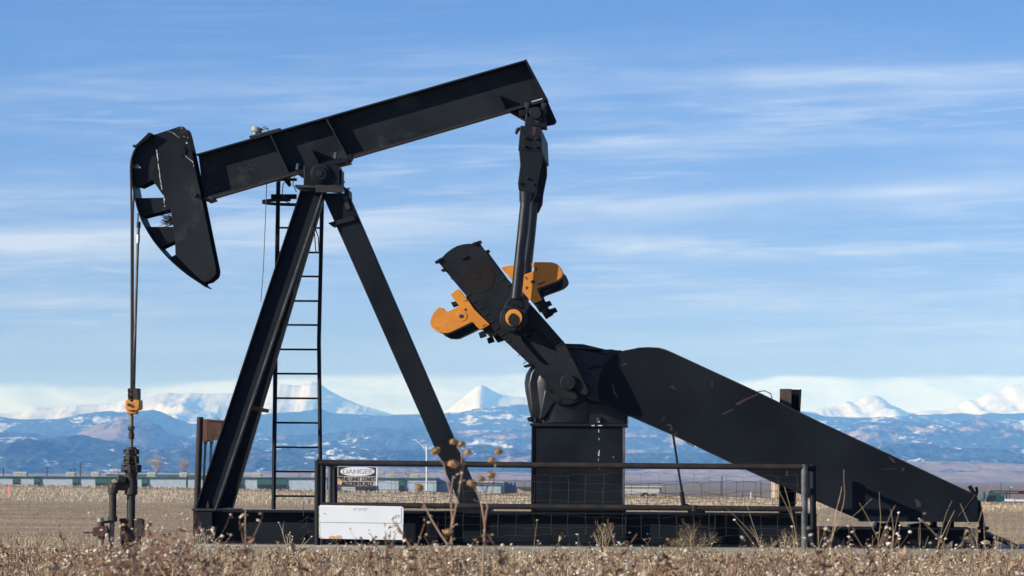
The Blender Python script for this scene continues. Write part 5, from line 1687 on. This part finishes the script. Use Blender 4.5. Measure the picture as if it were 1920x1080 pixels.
# plants that stand out one by one
def branch_plant(name, px, pyb, d, top_py, depth, spread, m, label, cat, seed, r=.006, stems=3, buds=0, lean=0.0, group=None, fork=.7, leaves=0, lm='straw_brown'):
    base_ = WP(px, pyb, d)
    base_.z = float(zg(base_.x, base_.y))
    top = WP(px, top_py, d)
    H = top.z - base_.z
    t_ = empty(name, base_, label, cat, group)
    rr = random.Random(seed)
    V, Q = [], []
    tips = []
    tot = sum(fork ** i for i in range(depth + 1))
    for s_ in range(stems):
        dd = Vector((rr.gauss(lean, spread * .7), rr.gauss(0, spread * .7), 1)).normalized()
        tips += ribbons_tree(rr, Vector((rr.gauss(0, .02), rr.gauss(0, .02), 0)), dd, H / tot * 1.08, r, depth, V, Q, spread)
    mz = max(v.z for v in V)
    sc = H / mz
    V = [Vector((v.x, v.y, v.z * sc)) for v in V]
    B().add(V, Q).ob('stems', m, t_, smooth=False)
    if leaves:
        b_ = B()
        for i_ in range(leaves):
            q = rr.choice(V)
            if q.z < H * .35:
                continue
            e1 = Vector((rr.gauss(0, 1), rr.gauss(0, 1), rr.gauss(0, .8))).normalized()
            e2 = e1.orthogonal().normalized()
            e3 = e1.cross(e2)
            l_ = rr.uniform(.012, .034)
            b_.add([q, q + e1 * l_ * .5 + e2 * l_ * .24, q + e1 * l_ + e3 * l_ * .35, q + e1 * l_ * .5 - e2 * l_ * .24], [(0, 1, 2, 3)])
        tag(b_.ob('dry_leaves', lm, t_, smooth=False), kind='stuff')
    if buds:
        b_ = B()
        for q in tips:
            if rr.random() < buds:
                c = Vector((q.x, q.y, q.z * sc))
                v_, q_ = octa(c, rr.uniform(.006, .011), rr.uniform(.003, .0055), .4, rr)
                b_.add(v_, q_)
        if b_.v:
            tag(b_.ob('buds', 'bud_white', t_), kind='stuff')
    return t_
branch_plant('dry_bush', 1297, 1045, 40.5, 968, 6, .62, 'stem_tan', 'airy twiggy dry bush in front of the skid', 'bush', 21, .0042, 6)
branch_plant('dry_bush', 1122, 1045, 41, 972, 4, .30, 'stem_tan', 'narrow twiggy dry bush before the skid near the pedestal', 'bush', 22, .005, 3)
branch_plant('dry_weed', 1430, 1046, 40.5, 1000, 3, .38, 'stem_tan', 'small forked dry weed left of the right fence post', 'weed', 23, .006, 3)
branch_plant('dry_weed', 1478, 1046, 40, 990, 3, .45, 'stem_tan', 'spreading pale dry weed at the foot of the right fence post', 'weed', 24, .006, 4)
branch_plant('dry_weed', 1662, 1080, 20, 922, 2, .22, 'stem_tan', 'tallest forked dry weed before the low end of the belt guard', 'weed', 25, .0036, 2, .25)
branch_plant('dry_weed', 1712, 1080, 20, 938, 2, .25, 'stem_tan', 'second tall dry weed right of the tallest one by the guard', 'weed', 26, .0030, 2, .25)
branch_plant('dry_weed', 1540, 1080, 19, 880, 2, .30, 'stem_tan', 'thin leaning dry stalk crossing the right fence post', 'weed', 27, .004, 2, .2, -.08)
branch_plant('dry_weed', 1890, 1080, 18, 905, 2, .22, 'stem_tan', 'pale bent dry stalks at the far right edge', 'weed', 28, .0035, 3, 0, -.10)
branch_plant('dry_weed', 552, 1060, 30, 980, 2, .26, 'straw_grey', 'small dry weed with leaning tips left of the fence corner', 'weed', 29, .005, 3, .5, leaves=40)
branch_plant('dry_weed', 385, 1060, 36, 978, 4, .40, 'straw_grey', 'curly dry weed before the left end of the skid', 'weed', 30, .006, 4, .2)
branch_plant('dry_weed', 735, 1080, 16, 985, 3, .20, 'straw_brown', 'brown budded weed before the right corner of the white sign', 'weed', 31, .004, 3, .6, leaves=60)
branch_plant('dry_weed', 988, 1080, 24, 975, 2, .30, 'stem_tan', 'thin dry stem with white buds left of the pedestal foot', 'weed', 32, .0035, 2, 1.0)
branch_plant('reddish_weed', 290, 1090, 17, 944, 5, .30, 'straw_red', 'reddish brown bushy weed with white buds beside the wellhead', 'weed', 33, .0046, 7, .12, leaves=420, lm='straw_red')
branch_plant('reddish_weed', 240, 1090, 18, 962, 5, .26, 'straw_brown', 'brown budded weed right before the wellhead base', 'weed', 34, .0044, 6, .12, leaves=380)
branch_plant('reddish_weed', 345, 1090, 17, 985, 4, .30, 'straw_red', 'lower reddish weed left of the skid end', 'weed', 35, .0044, 5, .15, leaves=220, lm='straw_red')
branch_plant('dry_weed', 190, 1080, 22, 962, 1, .25, 'stem_tan', 'single thin stem with one bud left of the wellhead', 'weed', 36, .003, 1, 1.0)

for k_, (px_, ty_, lab) in enumerate(((1590, 998, 'low budded weed left of the cluster under the guard'), (1640, 988, 'dense clump of pale buds under the belt guard'), (1690, 996, 'second clump of pale buds under the belt guard'), (1795, 1008, 'small budded weed before the right end of the skid'), (905, 992, 'budded weed tucked beside the right dried flower stem'), (1085, 1003, 'yellowish budded weed before the pedestal foot'), (1152, 1006, 'little budded weed right of the narrow bush'))):
    branch_plant('budded_weed', px_, 1090, 17.0 + .4 * k_, ty_, 3, .34, 'straw_brown', lab, 'weed', 60 + k_, .0036, 4, .8, leaves=50)

# dried flower plants with round heads
FD = 14.0
def fw(px, py, dd=0.0):
    return WP(px, py, FD + dd)
def flower_plant(name, foot, stems, heads, label):
    base_ = fw(*foot)
    base_.z = float(zg(base_.x, base_.y))
    t_ = empty(name, base_, label, 'dried flower')
    for s_ in stems:
        pts = [fw(x, y, k * .01) - base_ for k, (x, y) in enumerate(s_['p'])]
        r0, r1 = s_['r']
        m_ = len(pts)
        if s_.get('root'):
            pts = [Vector((pts[0].x * .3, 0, 0))] + pts
            m_ += 1
        B().tube(pts, [r0 + (r1 - r0) * i / (m_ - 1) for i in range(m_)], 7).ob('stem', 'flower_stem', t_)
    for (x, y, r) in heads:
        rr = random.Random(int(x))
        c = fw(x, y) - base_
        rad = 1.14 * r / F_PX * FD
        b_ = B()
        # domed centre
        ico = bmesh.new()
        bmesh.ops.create_icosphere(ico, subdivisions=3, radius=1)
        vs = [Vector((v.co.x, v.co.y, v.co.z * (.80 if v.co.z > 0 else .62))) for v in ico.verts]
        tilt = Matrix.Rotation(rr.uniform(-.5, .5), 3, 'Y') @ Matrix.Rotation(rr.uniform(-.4, .4), 3, 'X')
        b_.add([c + tilt @ (v * rad * .80 * rr.uniform(.93, 1.05)) for v in vs], [tuple(v.index for v in f.verts) for f in ico.faces])
        # bristle scales
        for i in range(150):
            d = Vector((rr.gauss(0, 1), rr.gauss(0, 1), rr.gauss(.25, .8))).normalized()
            o = d.orthogonal().normalized()
            p = c + tilt @ Vector((d.x, d.y, d.z * .75)) * rad * .75
            q = c + tilt @ Vector((d.x, d.y, d.z * .8)) * rad * rr.uniform(.92, 1.08)
            w = rad * .07
            b_.add([p - o * w, p + o * w, q + o * w * .3, q - o * w * .3], [(0, 1, 2, 3)])
        ico.free()
        b_.ob('flower_head', 'flower_head', t_)
    return t_
def lf(t_, spots):
    for (x, y, s_) in spots:
        rr = random.Random(int(x * 7 + y))
        c = fw(x, y) - t_.location
        b_ = B()
        for k in range(2):
            e1 = Vector((rr.choice((-1, 1)) * rr.uniform(.6, 1), rr.gauss(0, .4), rr.gauss(.1, .4))).normalized()
            e2 = e1.orthogonal().normalized()
            l = s_ / F_PX * FD
            b_.add([c, c + e1 * l * .5 + e2 * l * .2, c + e1 * l - Vector((0, 0, l * .2)), c + e1 * l * .5 - e2 * l * .2], [(0, 1, 2, 3)])
        b_.ob('leaf', 'flower_leaf', t_, smooth=False)
f1 = flower_plant('dried_flower', (848, 1080), [
    dict(p=[(848, 1052), (847, 1020), (846, 990), (848, 975), (846, 950), (845, 925), (850, 892)], r=(.0048, .0026), root=True),
    dict(p=[(848, 985), (853, 960), (860, 925), (865, 895), (872, 860), (876, 848)], r=(.0040, .0024)),
    dict(p=[(845, 930), (838, 900), (832, 870), (822, 856)], r=(.0028, .0020)),
    dict(p=[(866, 858), (865, 848), (857, 838)], r=(.0024, .0018)),
    dict(p=[(864, 890), (866, 862), (865, 846)], r=(.0026, .0018)),
    dict(p=[(840, 1022), (825, 1000), (808, 972), (795, 945), (788, 924)], r=(.0038, .0024)),
    dict(p=[(847, 1010), (845, 1003), (842, 1000)], r=(.0030, .0022))],
    [(850, 871, 10.5), (817, 846, 9), (851, 828.5, 8), (865, 833, 8.5), (877, 848, 7), (786.5, 915, 9), (841, 998, 9.5)],
    'tall dried flower with seven round brown heads in front of fence')
lf(f1, [(862, 888, 9), (866, 902, 9), (855, 896, 6), (795, 950, 5), (852, 985, 8), (842, 1020, 7)])
f2 = flower_plant('dried_flower', (905, 1090), [
    dict(p=[(905, 1075), (906, 1050), (908, 1010), (909, 985), (912, 960), (915, 950)], r=(.0050, .0032), root=True),
    dict(p=[(909, 985), (905, 960), (902, 942), (896, 925), (890, 916)], r=(.0040, .0024)),
    dict(p=[(914, 952), (911, 935), (909, 925), (915, 908), (919, 898)], r=(.0030, .0022)),
    dict(p=[(917, 945), (924, 915), (928, 885), (929, 875), (926, 868)], r=(.0028, .0020)),
    dict(p=[(928, 880), (931, 865), (934, 855)], r=(.0024, .0018)),
    dict(p=[(909, 928), (905, 915), (902, 905)], r=(.0022, .0018))],
    [(884.5, 907, 9.5), (901.5, 898.5, 7.5), (920, 891, 8.5), (922, 862, 7), (935, 847, 8)],
    'tall dried flower with five round brown heads right of the other')
lf(f2, [(893, 940, 7), (900, 943, 7), (930, 870, 5), (913, 1040, 7), (905, 995, 6)])

# ------------------------------------------------------------------ haze
hz = B()
hz.box((0, 16000, 427), (26000, 33000, 864))
hz_o = hz.ob('haze', 'cable', None, smooth=False)
hm = bpy.data.materials.new('haze_air')
hm.use_nodes = True
t = NT(hm.node_tree)
pv = t.n('ShaderNodeVolumePrincipled')
pv.inputs['Color'].default_value = (.16, .42, 1.0, 1)
pv.inputs['Absorption Color'].default_value = (1, 1, 1, 1)
pv.inputs['Density'].default_value = 6.4e-5
pv.inputs['Anisotropy'].default_value = -0.3
o = t.n('ShaderNodeOutputMaterial')
t.put(o.inputs['Volume'], pv.outputs[0])
hz_o.data.materials.clear()
hz_o.data.materials.append(hm)
tag(hz_o, 'thin blue air between the field and the mountains', 'haze', kind='stuff')
